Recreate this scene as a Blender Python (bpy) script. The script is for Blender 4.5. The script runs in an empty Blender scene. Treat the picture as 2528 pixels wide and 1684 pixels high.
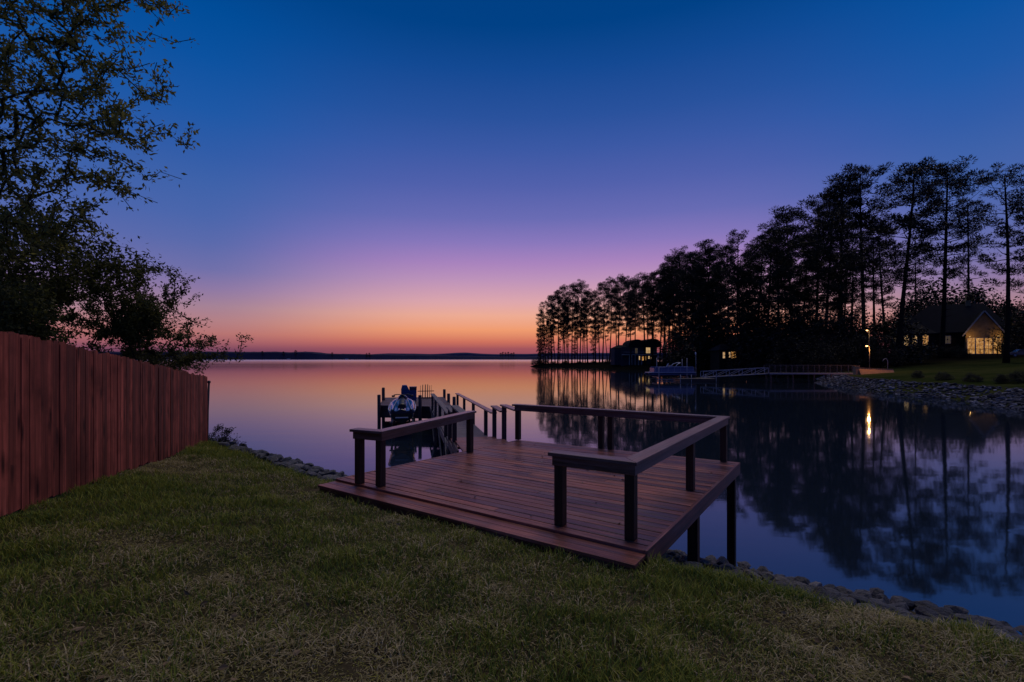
import bpy, math, random
import numpy as np
from mathutils import Vector, Matrix, noise

random.seed(7)
V = Vector
scene = bpy.context.scene
col = scene.collection
UP = V((0, 0, 1))

# ---------------------------------------------------------------- survey of the place
# Horizontal x to the right, y forward over the lake, z up, lake level z = 0.
F, CX, HY, ZC = 1192.0, 1264.0, 886.0, 3.9          # focal length (px), principal point, eye height


def at(u, v, z):                                     # point seen at (u, v) lying at height z
    d = F * (ZC - z) / (v - HY)
    return V(((u - CX) / F * d, d, z))


def atd(u, v, d):                                    # point seen at (u, v) at distance d
    return V(((u - CX) / F * d, d, ZC - (v - HY) / F * d))


# ---------------------------------------------------------------- object helpers
def link(o, parent=None):
    col.objects.link(o)
    if parent is not None:
        o.parent = parent
    return o


def tag(o, label=None, cat=None, group=None, kind=None):
    if label: o['label'] = label
    if cat: o['category'] = cat
    if group: o['group'] = group
    if kind: o['kind'] = kind
    return o


def thing(name, label, cat, loc=(0, 0, 0), group=None, rz=0.0):
    o = bpy.data.objects.new(name, None)
    o.empty_display_size = 0.2
    o.location = loc
    o.rotation_euler = (0, 0, rz)
    return tag(link(o), label, cat, group)


def kids(o):
    return [c for c in bpy.data.objects if c.parent == o]


def copy_tree(o, parent=None, cache={}):
    c = o.copy()
    col.objects.link(c)
    c.parent = parent
    for ch in kids(o):
        copy_tree(ch, c)
    return c


class MB:
    """collects boxes, bars, tubes and polygons into one mesh with grain-aligned uv"""

    def __init__(s):
        s.v, s.f, s.uv, s.r, s.sm = [], [], [], [], []

    def face(s, pts, ax=None, r=None, smooth=False, off=None):
        i = len(s.v)
        s.v += [tuple(p) for p in pts]
        s.f.append(tuple(range(i, i + len(pts))))
        s._uv(pts, ax, off)
        s.r.append(random.random() if r is None else r)
        s.sm.append(smooth)

    def _uv(s, pts, ax, off):
        p = [V(q) for q in pts]
        n = V((0, 0, 0))
        for k in range(1, len(p) - 1):
            n += (p[k] - p[0]).cross(p[k + 1] - p[0])
        n = n.normalized() if n.length > 1e-12 else UP
        a = V(ax) if ax is not None else (p[1] - p[0])
        a = a - n * a.dot(n)
        if a.length < 0.25 * (V(ax).length if ax is not None else 1e9) and ax is not None:
            a = n.orthogonal()
        a = a.normalized() if a.length > 1e-9 else n.orthogonal().normalized()
        b = n.cross(a)
        o = off or (0, 0)
        s.uv += [(q.dot(a) + o[0], q.dot(b) + o[1]) for q in p]

    def hexa(s, b, t, ax=None, r=None):
        """b, t: 4 bottom and 4 top corners, both counter-clockwise from above"""
        r = random.random() if r is None else r
        o = (random.uniform(0, 60), random.uniform(0, 60))
        ax = ax if ax is not None else (V(b[1]) - V(b[0]))
        s.face([t[0], t[1], t[2], t[3]], ax, r, off=o)
        s.face([b[3], b[2], b[1], b[0]], ax, r, off=o)
        for k in range(4):
            l = (k + 1) % 4
            s.face([b[k], b[l], t[l], t[k]], ax, r, off=o)

    def box(s, c, sx, sy, sz, ax=(1, 0, 0), ay=None, r=None):
        ax = V(ax).normalized()
        if ay is None:
            ay = UP.cross(ax)
            if ay.length < 1e-4: ay = V((0, 1, 0))
        ay = V(ay).normalized()
        az = ax.cross(ay)
        c = V(c)
        q = [(-1, -1), (1, -1), (1, 1), (-1, 1)]
        b = [c + ax * (i * sx / 2) + ay * (j * sy / 2) - az * (sz / 2) for i, j in q]
        t = [p + az * sz for p in b]
        s.hexa(b, t, ax if sx >= sz else az, r)

    def bar(s, p0, p1, w, h, r=None):
        p0, p1 = V(p0), V(p1)
        d = p1 - p0
        ax = d.normalized()
        ay = UP.cross(ax)
        if ay.length < 1e-3: ay = V((0, 1, 0))
        s.box((p0 + p1) / 2, d.length, w, h, ax, ay, r)

    def post(s, p, z0, z1, w, ax=(1, 0, 0), r=None, w2=None):
        ax = V(ax).normalized()
        ay = UP.cross(ax)
        q = [(-1, -1), (1, -1), (1, 1), (-1, 1)]
        w2 = w2 or w
        b = [V((p[0], p[1], z0)) + ax * (i * w / 2) + ay * (j * w2 / 2) for i, j in q]
        t = [V((k.x, k.y, z1)) for k in b]
        s.hexa(b, t, UP, r)

    def tube(s, pts, rad, n=8, r=None, cap=True):
        pts = [V(p) for p in pts]
        if not hasattr(rad, '__len__'): rad = [rad] * len(pts)
        r = random.random() if r is None else r
        o = (random.uniform(0, 60), random.uniform(0, 60))
        ref = None
        rings = []
        L = 0.0
        for k, p in enumerate(pts):
            d = (pts[min(k + 1, len(pts) - 1)] - pts[max(k - 1, 0)])
            d = d.normalized() if d.length > 1e-9 else UP
            if ref is None:
                ref = d.orthogonal().normalized()
            ref = (ref - d * ref.dot(d))
            ref = ref.normalized() if ref.length > 1e-6 else d.orthogonal().normalized()
            bi = d.cross(ref)
            if k: L += (p - pts[k - 1]).length
            i0 = len(s.v)
            for j in range(n):
                a = 2 * math.pi * j / n
                s.v.append(tuple(p + (ref * math.cos(a) + bi * math.sin(a)) * rad[k]))
            rings.append((i0, L, rad[k]))
        for k in range(len(rings) - 1):
            a, la, ra = rings[k]
            b, lb, rb = rings[k + 1]
            for j in range(n):
                m = (j + 1) % n
                s.f.append((a + j, a + m, b + m, b + j))
                w = 2 * math.pi * max(ra, 0.01) / n
                s.uv += [(la + o[0], j * w + o[1]), (la + o[0], (j + 1) * w + o[1]),
                         (lb + o[0], (j + 1) * w + o[1]), (lb + o[0], j * w + o[1])]
                s.r.append(r)
                s.sm.append(True)
        if cap:
            for i0, rev in ((rings[0][0], True), (rings[-1][0], False)):
                idx = list(range(i0, i0 + n))
                if rev: idx.reverse()
                s.f.append(tuple(idx))
                s.uv += [(s.v[i][0] + o[0], s.v[i][1] + o[1]) for i in idx]
                s.r.append(r)
                s.sm.append(False)

    def loft(s, secs, smooth=True, closed=True, cap=True, r=None):
        """list of rings (same count) joined to a skin"""
        n = len(secs[0])
        r = random.random() if r is None else r
        i0 = len(s.v)
        for sec in secs:
            s.v += [tuple(p) for p in sec]
        for k in range(len(secs) - 1):
            for j in range(n if closed else n - 1):
                m = (j + 1) % n
                fc = (i0 + k * n + j, i0 + k * n + m, i0 + (k + 1) * n + m, i0 + (k + 1) * n + j)
                s.f.append(fc)
                s.uv += [(s.v[i][0] + s.v[i][1], s.v[i][2]) for i in fc]
                s.r.append(r)
                s.sm.append(smooth)
        if cap and closed:
            for k, rev in ((0, True), (len(secs) - 1, False)):
                idx = [i0 + k * n + j for j in range(n)]
                if rev: idx.reverse()
                s.f.append(tuple(idx))
                s.uv += [(s.v[i][0] + s.v[i][1], s.v[i][2]) for i in idx]
                s.r.append(r)
                s.sm.append(False)

    def ball(s, c, rx, ry=None, rz=None, n=10, m=6, r=None):
        ry = ry or rx
        rz = rz or rx
        c = V(c)
        secs = []
        for k in range(m + 1):
            a = -math.pi / 2 + math.pi * k / m
            ca = max(math.cos(a), 0.02)
            secs.append([c + V((rx * ca * math.cos(2 * math.pi * j / n), ry * ca * math.sin(2 * math.pi * j / n),
                                rz * math.sin(a))) for j in range(n)])
        s.loft(secs, r=r)

    def mesh(s, name, m):
        me = bpy.data.meshes.new(name)
        me.from_pydata(s.v, [], s.f)
        uvl = me.uv_layers.new(name='UVMap')
        uvl.data.foreach_set('uv', np.array(s.uv, dtype=np.float32).ravel())
        a = me.attributes.new('rnd', 'FLOAT', 'FACE')
        a.data.foreach_set('value', np.array(s.r, dtype=np.float32))
        me.polygons.foreach_set('use_smooth', s.sm)
        me.materials.append(m)
        me.update()
        return me

    def build(s, name, m, parent=None, bevel=0.0, origin=None):
        if origin is not None:
            s.v = [(p[0] - origin[0], p[1] - origin[1], p[2] - origin[2]) for p in s.v]
        o = bpy.data.objects.new(name, s.mesh(name, m))
        if bevel:
            weld = o.modifiers.new('weld', 'WELD')
            weld.merge_threshold = 0.0004
            b = o.modifiers.new('bevel', 'BEVEL')
            b.width = bevel
            b.segments = 2
            b.limit_method = 'ANGLE'
        return link(o, parent)


def mesh_np(name, verts, loops, starts, m, rnd=None, smooth=False):
    me = bpy.data.meshes.new(name)
    me.vertices.add(len(verts))
    me.vertices.foreach_set('co', np.ascontiguousarray(verts, dtype=np.float32).ravel())
    me.loops.add(len(loops))
    me.loops.foreach_set('vertex_index', np.ascontiguousarray(loops, dtype=np.int32))
    me.polygons.add(len(starts))
    me.polygons.foreach_set('loop_start', np.ascontiguousarray(starts, dtype=np.int32))
    me.update(calc_edges=True)
    if rnd is not None:
        a = me.attributes.new('rnd', 'FLOAT', 'FACE')
        a.data.foreach_set('value', np.ascontiguousarray(rnd, dtype=np.float32))
    me.polygons.foreach_set('use_smooth', np.full(len(starts), smooth))
    me.materials.append(m)
    return me


def cards(rng, P, D, L, W):
    """leaf shaped quads with base P, direction D, length L and width W"""
    n = len(P)
    D = D / np.maximum(np.linalg.norm(D, axis=1, keepdims=True), 1e-6)
    R = rng.normal(size=(n, 3))
    S = np.cross(D, R)
    S /= np.maximum(np.linalg.norm(S, axis=1, keepdims=True), 1e-6)
    N = np.cross(S, D)
    L = np.asarray(L).reshape(-1, 1) * np.ones((n, 1))
    W = np.asarray(W).reshape(-1, 1) * np.ones((n, 1))
    mid = P + D * L * 0.45 + N * L * 0.06
    v = np.stack([P, mid + S * W * 0.5, P + D * L, mid - S * W * 0.5], axis=1).reshape(-1, 3)
    return v


def tris(rng, P, D, L, W):
    n = len(P)
    D = D / np.maximum(np.linalg.norm(D, axis=1, keepdims=True), 1e-6)
    S = np.cross(D, rng.normal(size=(n, 3)))
    S /= np.maximum(np.linalg.norm(S, axis=1, keepdims=True), 1e-6)
    L = np.asarray(L).reshape(-1, 1) * np.ones((n, 1))
    W = np.asarray(W).reshape(-1, 1) * np.ones((n, 1))
    return np.stack([P + S * W * .5, P - S * W * .5, P + D * L], axis=1).reshape(-1, 3)


def poly_mesh(name, v, k, m, rnd=None):
    n = len(v) // k
    return mesh_np(name, v, np.arange(n * k), np.arange(n) * k, m, rnd)


# ---------------------------------------------------------------- materials
def nodes_of(name):
    m = bpy.data.materials.new(name)
    m.use_nodes = True
    nt = m.node_tree
    return m, nt, nt.nodes, nt.links, nt.nodes['Principled BSDF']


def rgba(c):
    return (c[0], c[1], c[2], 1.0)


def mixc(nt, fac, a, b, blend='MIX'):
    n = nt.nodes.new('ShaderNodeMix')
    n.data_type = 'RGBA'
    n.blend_type = blend
    for sock, val in ((n.inputs[0], fac), (n.inputs[6], a), (n.inputs[7], b)):
        if hasattr(val, 'is_linked'):
            nt.links.new(val, sock)
        elif hasattr(val, '__len__'):
            sock.default_value = rgba(val)
        else:
            sock.default_value = val
    return n.outputs[2]


def math_n(nt, op, a, b=0.5, c=None, clamp=False):
    n = nt.nodes.new('ShaderNodeMath')
    n.operation = op
    n.use_clamp = clamp
    for k, val in enumerate((a, b, c)):
        if val is None: continue
        if hasattr(val, 'is_linked'):
            nt.links.new(val, n.inputs[k])
        else:
            n.inputs[k].default_value = val
    return n.outputs[0]


def noise_n(nt, vec, scale, detail=4, rough=0.55, sc=None):
    if sc is not None:
        mp = nt.nodes.new('ShaderNodeMapping')
        mp.inputs['Scale'].default_value = sc
        nt.links.new(vec, mp.inputs[0])
        vec = mp.outputs[0]
    n = nt.nodes.new('ShaderNodeTexNoise')
    n.inputs['Scale'].default_value = scale
    n.inputs['Detail'].default_value = detail
    n.inputs['Roughness'].default_value = rough
    nt.links.new(vec, n.inputs['Vector'])
    return n.outputs['Fac']


def ramp_n(nt, fac, stops):
    n = nt.nodes.new('ShaderNodeValToRGB')
    e = n.color_ramp.elements
    while len(e) < len(stops): e.new(0.5)
    for k, (p, c) in enumerate(stops):
        e[k].position = p
        e[k].color = rgba(c) if hasattr(c, '__len__') else (c, c, c, 1)
    nt.links.new(fac, n.inputs[0])
    return n.outputs[0]


def bump_n(nt, h, strength, dist, bsdf):
    b = nt.nodes.new('ShaderNodeBump')
    b.inputs['Strength'].default_value = strength
    b.inputs['Distance'].default_value = dist
    nt.links.new(h, b.inputs['Height'])
    nt.links.new(b.outputs[0], bsdf.inputs['Normal'])


def wood(name, dark, mid, light, rough=0.5, knots=0.0, grain=1.0, spec=0.5, stain=0.35, vary=.75, wear=0):
    m, nt, nd, ln, bs = nodes_of(name)
    tc = nd.new('ShaderNodeTexCoord')
    at_ = nd.new('ShaderNodeAttribute')
    at_.attribute_name = 'rnd'
    g1 = noise_n(nt, tc.outputs['UV'], 1.0, 6, 0.65, (1.3 * grain, 44 * grain, 1))
    g2 = noise_n(nt, tc.outputs['UV'], 1.0, 3, 0.5, (0.7, 7, 1))
    st = noise_n(nt, tc.outputs['Object'], 1.7, 4, 0.6)
    c = ramp_n(nt, g1, [(0.25, dark), (0.5, mid), (0.78, light)])
    c = mixc(nt, math_n(nt, 'MULTIPLY', ramp_n(nt, g2, [(0.4, 0.0), (0.7, 1.0)]), 0.5), c, mid)
    g3 = noise_n(nt, tc.outputs['UV'], 1.0, 4, 0.6, (.55, 17 * grain, 1))
    c = mixc(nt, 1.0, c, ramp_n(nt, g3, [(.28, .35), (.5, .95), (.72, 1.45)]), 'MULTIPLY')
    v = math_n(nt, 'MULTIPLY_ADD', at_.outputs['Fac'], vary, 1 - vary / 2)
    c = mixc(nt, 1.0, c, v, 'MULTIPLY')
    c = mixc(nt, math_n(nt, 'MULTIPLY', ramp_n(nt, st, [(0.45, 0.0), (0.7, 1.0)]), stain), c, dark)
    if wear:
        wn = noise_n(nt, tc.outputs['UV'], 1.0, 5, 0.7, (.9, 5, 1))
        c = mixc(nt, math_n(nt, 'MULTIPLY', ramp_n(nt, wn, [(0.5, 0.0), (0.66, 1.0)]), wear), c, (.22, .17, .17))
    if knots:
        vo = nd.new('ShaderNodeTexVoronoi')
        vo.inputs['Scale'].default_value = 1.0
        mp = nd.new('ShaderNodeMapping')
        mp.inputs['Scale'].default_value = (2.6, 9.0, 1)
        ln.new(tc.outputs['UV'], mp.inputs[0])
        ln.new(mp.outputs[0], vo.inputs['Vector'])
        k = ramp_n(nt, vo.outputs['Distance'], [(0.10, 1.0), (0.42, 0.0)])
        sep = nd.new('ShaderNodeSeparateColor')
        ln.new(vo.outputs['Color'], sep.inputs[0])
        sel = math_n(nt, 'GREATER_THAN', sep.outputs[0], 0.5)
        k = math_n(nt, 'MULTIPLY', math_n(nt, 'MULTIPLY', k, sel), knots)
        c = mixc(nt, k, c, (dark[0] * .25, dark[1] * .25, dark[2] * .25))
    ln.new(c, bs.inputs['Base Color'])
    rr = math_n(nt, 'ADD', math_n(nt, 'MULTIPLY_ADD', g1, 0.35, rough - 0.25), math_n(nt, 'MULTIPLY', at_.outputs['Fac'], .16))
    ln.new(rr, bs.inputs['Roughness'])
    bs.inputs['Specular IOR Level'].default_value = spec
    bump_n(nt, g1, 0.5, 0.006, bs)
    return m


def plain(name, c, rough=0.5, metal=0.0, var=0.25, scale=3.0, emit=None, estr=0.0, bump=0.0, coat=0.0):
    m, nt, nd, ln, bs = nodes_of(name)
    tc = nd.new('ShaderNodeTexCoord')
    n = noise_n(nt, tc.outputs['Object'], scale, 5, 0.6)
    k = math_n(nt, 'MULTIPLY_ADD', n, 2 * var, 1 - var)
    ln.new(mixc(nt, 1.0, c, k, 'MULTIPLY'), bs.inputs['Base Color'])
    bs.inputs['Roughness'].default_value = rough
    bs.inputs['Metallic'].default_value = metal
    if rough >= .7: bs.inputs['Specular IOR Level'].default_value = .08
    bs.inputs['Coat Weight'].default_value = coat
    if bump: bump_n(nt, n, bump, 0.05, bs)
    if emit:
        bs.inputs['Emission Color'].default_value = rgba(emit)
        bs.inputs['Emission Strength'].default_value = estr
    return m


def foliage(name, c1, c2, transl=0.3, rough=0.6):
    m, nt, nd, ln, bs = nodes_of(name)
    a = nd.new('ShaderNodeAttribute')
    a.attribute_name = 'rnd'
    c = mixc(nt, a.outputs['Fac'], c1, c2)
    ln.new(c, bs.inputs['Base Color'])
    bs.inputs['Roughness'].default_value = rough
    bs.inputs['Specular IOR Level'].default_value = 0.25
    if transl:
        t = nd.new('ShaderNodeBsdfTranslucent')
        ln.new(c, t.inputs[0])
        mx = nd.new('ShaderNodeMixShader')
        mx.inputs[0].default_value = transl
        ln.new(bs.outputs[0], mx.inputs[1])
        ln.new(t.outputs[0], mx.inputs[2])
        ln.new(mx.outputs[0], nd['Material Output'].inputs['Surface'])
    return m


def window_mat(name, hot, cool, strength, scale=1.4):
    """a lit room seen through glass: uneven warm glow"""
    m, nt, nd, ln, bs = nodes_of(name)
    tc = nd.new('ShaderNodeTexCoord')
    n = noise_n(nt, tc.outputs['Object'], scale, 4, 0.65)
    n2 = noise_n(nt, tc.outputs['Object'], scale * 2.6, 2, 0.5, (1, 1, 1.7))
    f = math_n(nt, 'MULTIPLY_ADD', n2, 0.6, math_n(nt, 'MULTIPLY', n, 0.6))
    c = ramp_n(nt, f, [(0.42, (cool[0] * .25, cool[1] * .25, cool[2] * .25)), (0.56, cool), (0.72, hot)])
    ln.new(c, bs.inputs['Emission Color'])
    bs.inputs['Emission Strength'].default_value = strength
    bs.inputs['Base Color'].default_value = (0.02, 0.015, 0.01, 1)
    bs.inputs['Roughness'].default_value = 0.1
    return m


M = {}
M['fence'] = wood('cedar_fence', (.09, .02, .012), (.32, .076, .046), (.55, .16, .10), 0.7, knots=0.9, grain=0.6, spec=.15, stain=.75, vary=1.0)
M['deck'] = wood('red_deck_boards', (.042, .013, .009), (.20, .062, .042), (.46, .19, .14), 0.42, grain=1.0, spec=.32, stain=.45, vary=1.15, wear=.28)
M['rail'] = wood('dark_rail_wood', (.04, .018, .015), (.13, .06, .052), (.30, .17, .16), 0.40, spec=.6, wear=.45)
M['postw'] = wood('dark_post_wood', (.02, .009, .006), (.052, .024, .015), (.10, .046, .03), 0.6, spec=.3)
M['grey_wood'] = wood('weathered_grey_wood', (.035, .03, .033), (.085, .075, .08), (.17, .155, .165), 0.6)
M['pier_wood'] = wood('dark_pier_wood', (.02, .009, .009), (.055, .026, .026), (.10, .052, .052), 0.6)
M['bark'] = plain('pine_bark', (.012, .010, .010), 0.9, var=.5, scale=4)
M['bark_light'] = plain('grey_bark', (.03, .026, .02), 0.9, var=.5, scale=9)
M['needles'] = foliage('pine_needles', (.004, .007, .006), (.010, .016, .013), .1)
M['leaf_oak'] = foliage('oak_leaves', (.085, .105, .026), (.30, .29, .08), .55)
M['leaf_dark'] = foliage('dark_leaves', (.022, .034, .011), (.12, .125, .036), .45)
M['leaf_shore'] = foliage('shore_leaves', (.03, .038, .013), (.14, .14, .05), .5)
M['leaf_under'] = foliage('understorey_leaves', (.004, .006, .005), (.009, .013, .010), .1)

def rock_mat():
    m, nt, nd, ln, bs = nodes_of('riprap_stone')
    tc = nd.new('ShaderNodeTexCoord')
    oi = nd.new('ShaderNodeObjectInfo')
    n = noise_n(nt, tc.outputs['Object'], 5, 6, .65)
    c = ramp_n(nt, oi.outputs['Random'], [(0, (.026, .030, .042)), (.45, (.058, .063, .082)), (.8, (.09, .09, .10)), (1, (.16, .155, .165))])
    ln.new(mixc(nt, 1.0, c, math_n(nt, 'MULTIPLY_ADD', n, 1.9, .1), 'MULTIPLY'), bs.inputs['Base Color'])
    bs.inputs['Roughness'].default_value = .7
    bump_n(nt, n, .8, .12, bs)
    return m


M['rock'] = rock_mat()

def far_rock_mat():
    m, nt, nd, ln, bs = nodes_of('far_riprap_stone')
    a = nd.new('ShaderNodeAttribute')
    a.attribute_name = 'rnd'
    c = ramp_n(nt, a.outputs['Fac'], [(0, (.012, .013, .018)), (.5, (.04, .044, .06)), (.85, (.09, .097, .13)), (1, (.20, .21, .26))])
    ln.new(c, bs.inputs['Base Color'])
    bs.inputs['Roughness'].default_value = .8
    bs.inputs['Specular IOR Level'].default_value = .15
    return m


M['far_rock'] = far_rock_mat()
M['alu'] = plain('painted_aluminium', (.22, .22, .27), 0.45, var=.1)
M['dark_alu'] = plain('dull_aluminium', (.06, .06, .075), 0.5, var=.1)
M['dark_metal'] = plain('dark_metal', (.03, .03, .032), 0.5, metal=.3)
M['black_plastic'] = plain('black_plastic', (.012, .012, .014), 0.4)
M['white_plastic'] = plain('white_plastic', (.6, .6, .62), 0.4, var=.08)


# ---------------------------------------------------------------- sky
def srgb(r, g, b):
    f = lambda c: (c / 255 / 12.92) if c <= 10 else ((c / 255 + .055) / 1.055) ** 2.4
    return (f(r), f(g), f(b))


world = bpy.data.worlds.new('World')
scene.world = world
world.use_nodes = True
nt = world.node_tree
for n in list(nt.nodes): nt.nodes.remove(n)
out = nt.nodes.new('ShaderNodeOutputWorld')
bg = nt.nodes.new('ShaderNodeBackground')
tc = nt.nodes.new('ShaderNodeTexCoord')
sep = nt.nodes.new('ShaderNodeSeparateXYZ')
nt.links.new(tc.outputs['Generated'], sep.inputs[0])
zz = math_n(nt, 'POWER', math_n(nt, 'MAXIMUM', sep.outputs[2], 0.0), 0.5, clamp=True)
west = ramp_n(nt, zz, [
    (0.0, srgb(100, 58, 88)), (.145, srgb(162, 84, 92)), (.188, srgb(208, 114, 94)), (.244, srgb(240, 156, 112)),
    (.298, srgb(238, 172, 148)), (.342, srgb(222, 167, 173)), (.403, srgb(190, 147, 187)), (.44, srgb(170, 132, 190)), (.483, srgb(138, 120, 188)),
    (.528, srgb(106, 108, 180)), (.58, srgb(82, 97, 172)), (.63, srgb(60, 89, 165)),
    (.668, srgb(42, 82, 157)), (.717, srgb(20, 73, 147)), (.754, srgb(1, 65, 134)), (1.0, srgb(0, 54, 114))])
side = ramp_n(nt, zz, [
    (0.0, srgb(80, 55, 85)), (.127, srgb(120, 70, 95)), (.17, srgb(160, 95, 105)), (.212, srgb(182, 116, 115)), (.262, srgb(178, 128, 135)),
    (.304, srgb(165, 130, 150)), (.352, srgb(140, 120, 165)), (.394, srgb(112, 112, 170)), (.448, srgb(90, 106, 172)),
    (.493, srgb(75, 102, 172)), (.544, srgb(62, 98, 170)), (.586, srgb(48, 92, 168)), (.632, srgb(30, 88, 166)),
    (.683, srgb(12, 82, 160)), (.725, srgb(0, 76, 152)), (.761, srgb(0, 68, 140)), (1.0, srgb(0, 55, 115))])
east = ramp_n(nt, zz, [
    (0.00, srgb(60, 62, 100)), (0.25, srgb(92, 88, 140)), (0.42, srgb(76, 86, 150)), (0.6, srgb(40, 76, 150)),
    (1.0, srgb(0, 55, 115))])
# azimuth: the glow sits slightly right of straight ahead
h = math_n(nt, 'SQRT', math_n(nt, 'ADD', math_n(nt, 'MULTIPLY', sep.outputs[0], sep.outputs[0]),
                              math_n(nt, 'MULTIPLY', sep.outputs[1], sep.outputs[1])))
az = math_n(nt, 'DIVIDE', math_n(nt, 'ADD', math_n(nt, 'MULTIPLY', sep.outputs[0], 0.10),
                                 math_n(nt, 'MULTIPLY', sep.outputs[1], 0.995)), math_n(nt, 'MAXIMUM', h, 0.001))


def smooth_n(nt, val, a, b):
    w = nt.nodes.new('ShaderNodeMapRange')
    w.interpolation_type = 'SMOOTHSTEP'
    w.inputs['From Min'].default_value = a
    w.inputs['From Max'].default_value = b
    nt.links.new(val, w.inputs['Value'])
    return w.outputs[0]


sky = mixc(nt, smooth_n(nt, az, -.5, .55), east, mixc(nt, smooth_n(nt, az, .78, 1.0), side, west))
nt.links.new(sky, bg.inputs['Color'])
bg.inputs['Strength'].default_value = 1.0
nt.links.new(bg.outputs[0], out.inputs['Surface'])

sun = bpy.data.lights.new('Sun', 'SUN')
sun.energy = 1.0
sun.angle = math.radians(40)
sun.color = (1.0, 0.80, 0.56)
so = bpy.data.objects.new('Sun', sun)
so.rotation_euler = (math.radians(30), 0, math.radians(-22))   # broad afterglow high over the lake, right of centre
so.location = (10, 30, 60)
link(so)
# lamp shines along -Z of its frame; tilt it so that it comes from the lake side
d = -V((math.sin(math.radians(20)) * math.cos(math.radians(68)), math.cos(math.radians(20)) * math.cos(math.radians(68)), math.sin(math.radians(68))))
so.rotation_euler = d.to_track_quat('-Z', 'Y').to_euler()

# ---------------------------------------------------------------- camera
cam = bpy.data.cameras.new('Camera')
cam.sensor_width = 36
cam.lens = F / 2528 * 36
cam.shift_y = 44.0 / 2528
cam.clip_end = 20000
cam.clip_start = 0.05
co = bpy.data.objects.new('Camera', cam)
co.location = (0, 0, ZC)
co.rotation_euler = (math.radians(90), 0, 0)
link(co)
scene.camera = co

# ---------------------------------------------------------------- near bank
DN = V((.549, .836, 0))                 # towards the water
DS = V((.836, -.549, 0))                # along the shore, to the right
D0 = V((1.15, 4.57, 0))                 # front edge of the deck step


def sd(x, y):
    dx, dy = x - D0.x, y - D0.y
    return dx * DS.x + dy * DS.y, dx * DN.x + dy * DN.y


def crest(s):
    return np.interp(s, [-40, -12.5, -7.3, 0, 3, 30], [5.0, 2.15, 1.25, 1.0, 1.2, 1.3])


def shore(s):
    return np.interp(s, [-40, -16, -7, 30], [8.5, 6.1, 5.2, 5.1])


def near_z(x, y):
    x, y = np.asarray(x, float), np.asarray(y, float)
    s, d = sd(x, y)
    dc, ds = crest(s), shore(s)
    land = 1.875 - .105 * np.maximum(d, -14) + .025 * np.maximum(-s, 0) * np.clip(-d / 3, 0, 1)
    k = np.clip(d / dc, 0, 1)
    dr = .33 + .12 * np.clip(s / 1.5, 0, 1)
    bank = 1.875 - dr * k * k * (1.2 - .2 * k)
    slope = (1.875 - dr) * (1 - np.clip((d - dc) / (ds - dc), 0, 1) ** 0.95)
    deep = -.30 * np.maximum(d - ds, 0)
    z = np.where(d <= 0, land, np.where(d < dc, bank, slope + deep))
    und = np.clip((s + 5.1) / .3, 0, 1) * np.clip((.0 - s) / .3, 0, 1) * np.clip(d / .5, 0, 1) * np.clip((4.5 - d) / 1, 0, 1)
    z = z - .14 * und
    z = z + .018 * np.sin(x * 2.3 + y) * np.sin(y * 1.7 - x * .6) + .012 * np.sin(x * 5.1) * np.sin(y * 4.3)
    return np.maximum(z, -2.5)


def grid_mesh(name, xs, ys, zf, m, smooth=True):
    X, Y = np.meshgrid(xs, ys)
    Z = zf(X, Y)
    v = np.stack([X, Y, Z], -1).reshape(-1, 3)
    nx, ny = len(xs), len(ys)
    i = (np.arange(ny - 1)[:, None] * nx + np.arange(nx - 1)[None, :]).ravel()
    q = np.stack([i, i + 1, i + nx + 1, i + nx], 1)
    return mesh_np(name, v, q.ravel(), np.arange(len(q)) * 4, m, None, smooth)


def ground_mat():
    m, nt, nd, ln, bs = nodes_of('lawn_soil')
    tc = nd.new('ShaderNodeTexCoord')
    a = noise_n(nt, tc.outputs['Object'], 1.1, 5, .6)
    b = noise_n(nt, tc.outputs['Object'], 34, 5, .7)
    c = ramp_n(nt, a, [(.35, (.03, .034, .010)), (.52, (.055, .045, .022)), (.68, (.075, .06, .036))])
    c = mixc(nt, 1.0, c, math_n(nt, 'MULTIPLY_ADD', b, 1.6, .2), 'MULTIPLY')
    ln.new(c, bs.inputs['Base Color'])
    bs.inputs['Roughness'].default_value = .95
    bs.inputs['Specular IOR Level'].default_value = .1
    bump_n(nt, b, .9, .03, bs)
    return m


M['soil'] = ground_mat()
xs = np.concatenate([np.arange(-90, -16, 4), np.arange(-16, 12, .22), np.arange(12, 60, 4)])
ys = np.concatenate([np.arange(-60, -2, 4), np.arange(-2, 24, .22), np.arange(24, 60, 3)])
g = bpy.data.objects.new('ground', grid_mesh('ground', xs, ys, near_z, M['soil']))
tag(link(g), kind='structure')

# fence line
FA = V((-4.92, 4.64, 0))
FB = V((-8.26, 13.06, 0))
FDIR = (FB - FA).normalized()


def fence_side(x, y):                   # > 0 on the lawn side
    return (x - FA.x) * FDIR.y - (y - FA.y) * FDIR.x


# ---------------------------------------------------------------- lawn
rng = np.random.default_rng(3)
N = 420000
yy = rng.uniform(1.7, 15.5, N)
xx = rng.uniform(-1.25, 1.3, N) * yy
s_, d_ = sd(xx, yy)
ok = (d_ < crest(s_) + .12 * rng.normal(size=N) + .05) & (fence_side(xx, yy) > 0.02)
deckm = (s_ > -5.15) & (s_ < .06) & (d_ > -.02)
ok &= ~deckm
xx, yy, s_, d_ = xx[ok], yy[ok], s_[ok], d_[ok]
n = len(xx)
pn = np.array([noise.noise(V((x * .55, y * .55, 3.1))) + .6 * noise.noise(V((x * 1.7, y * 1.7, 9.0))) +
               .35 * noise.noise(V((x * 5.0, y * 5.0, 5.0))) for x, y in zip(xx, yy)])
hn = np.array([noise.noise(V((x * 2.6, y * 2.6, 21.0))) for x, y in zip(xx, yy)])
edge = np.clip((d_ + .2) / 1.2, 0, 1)
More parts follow.
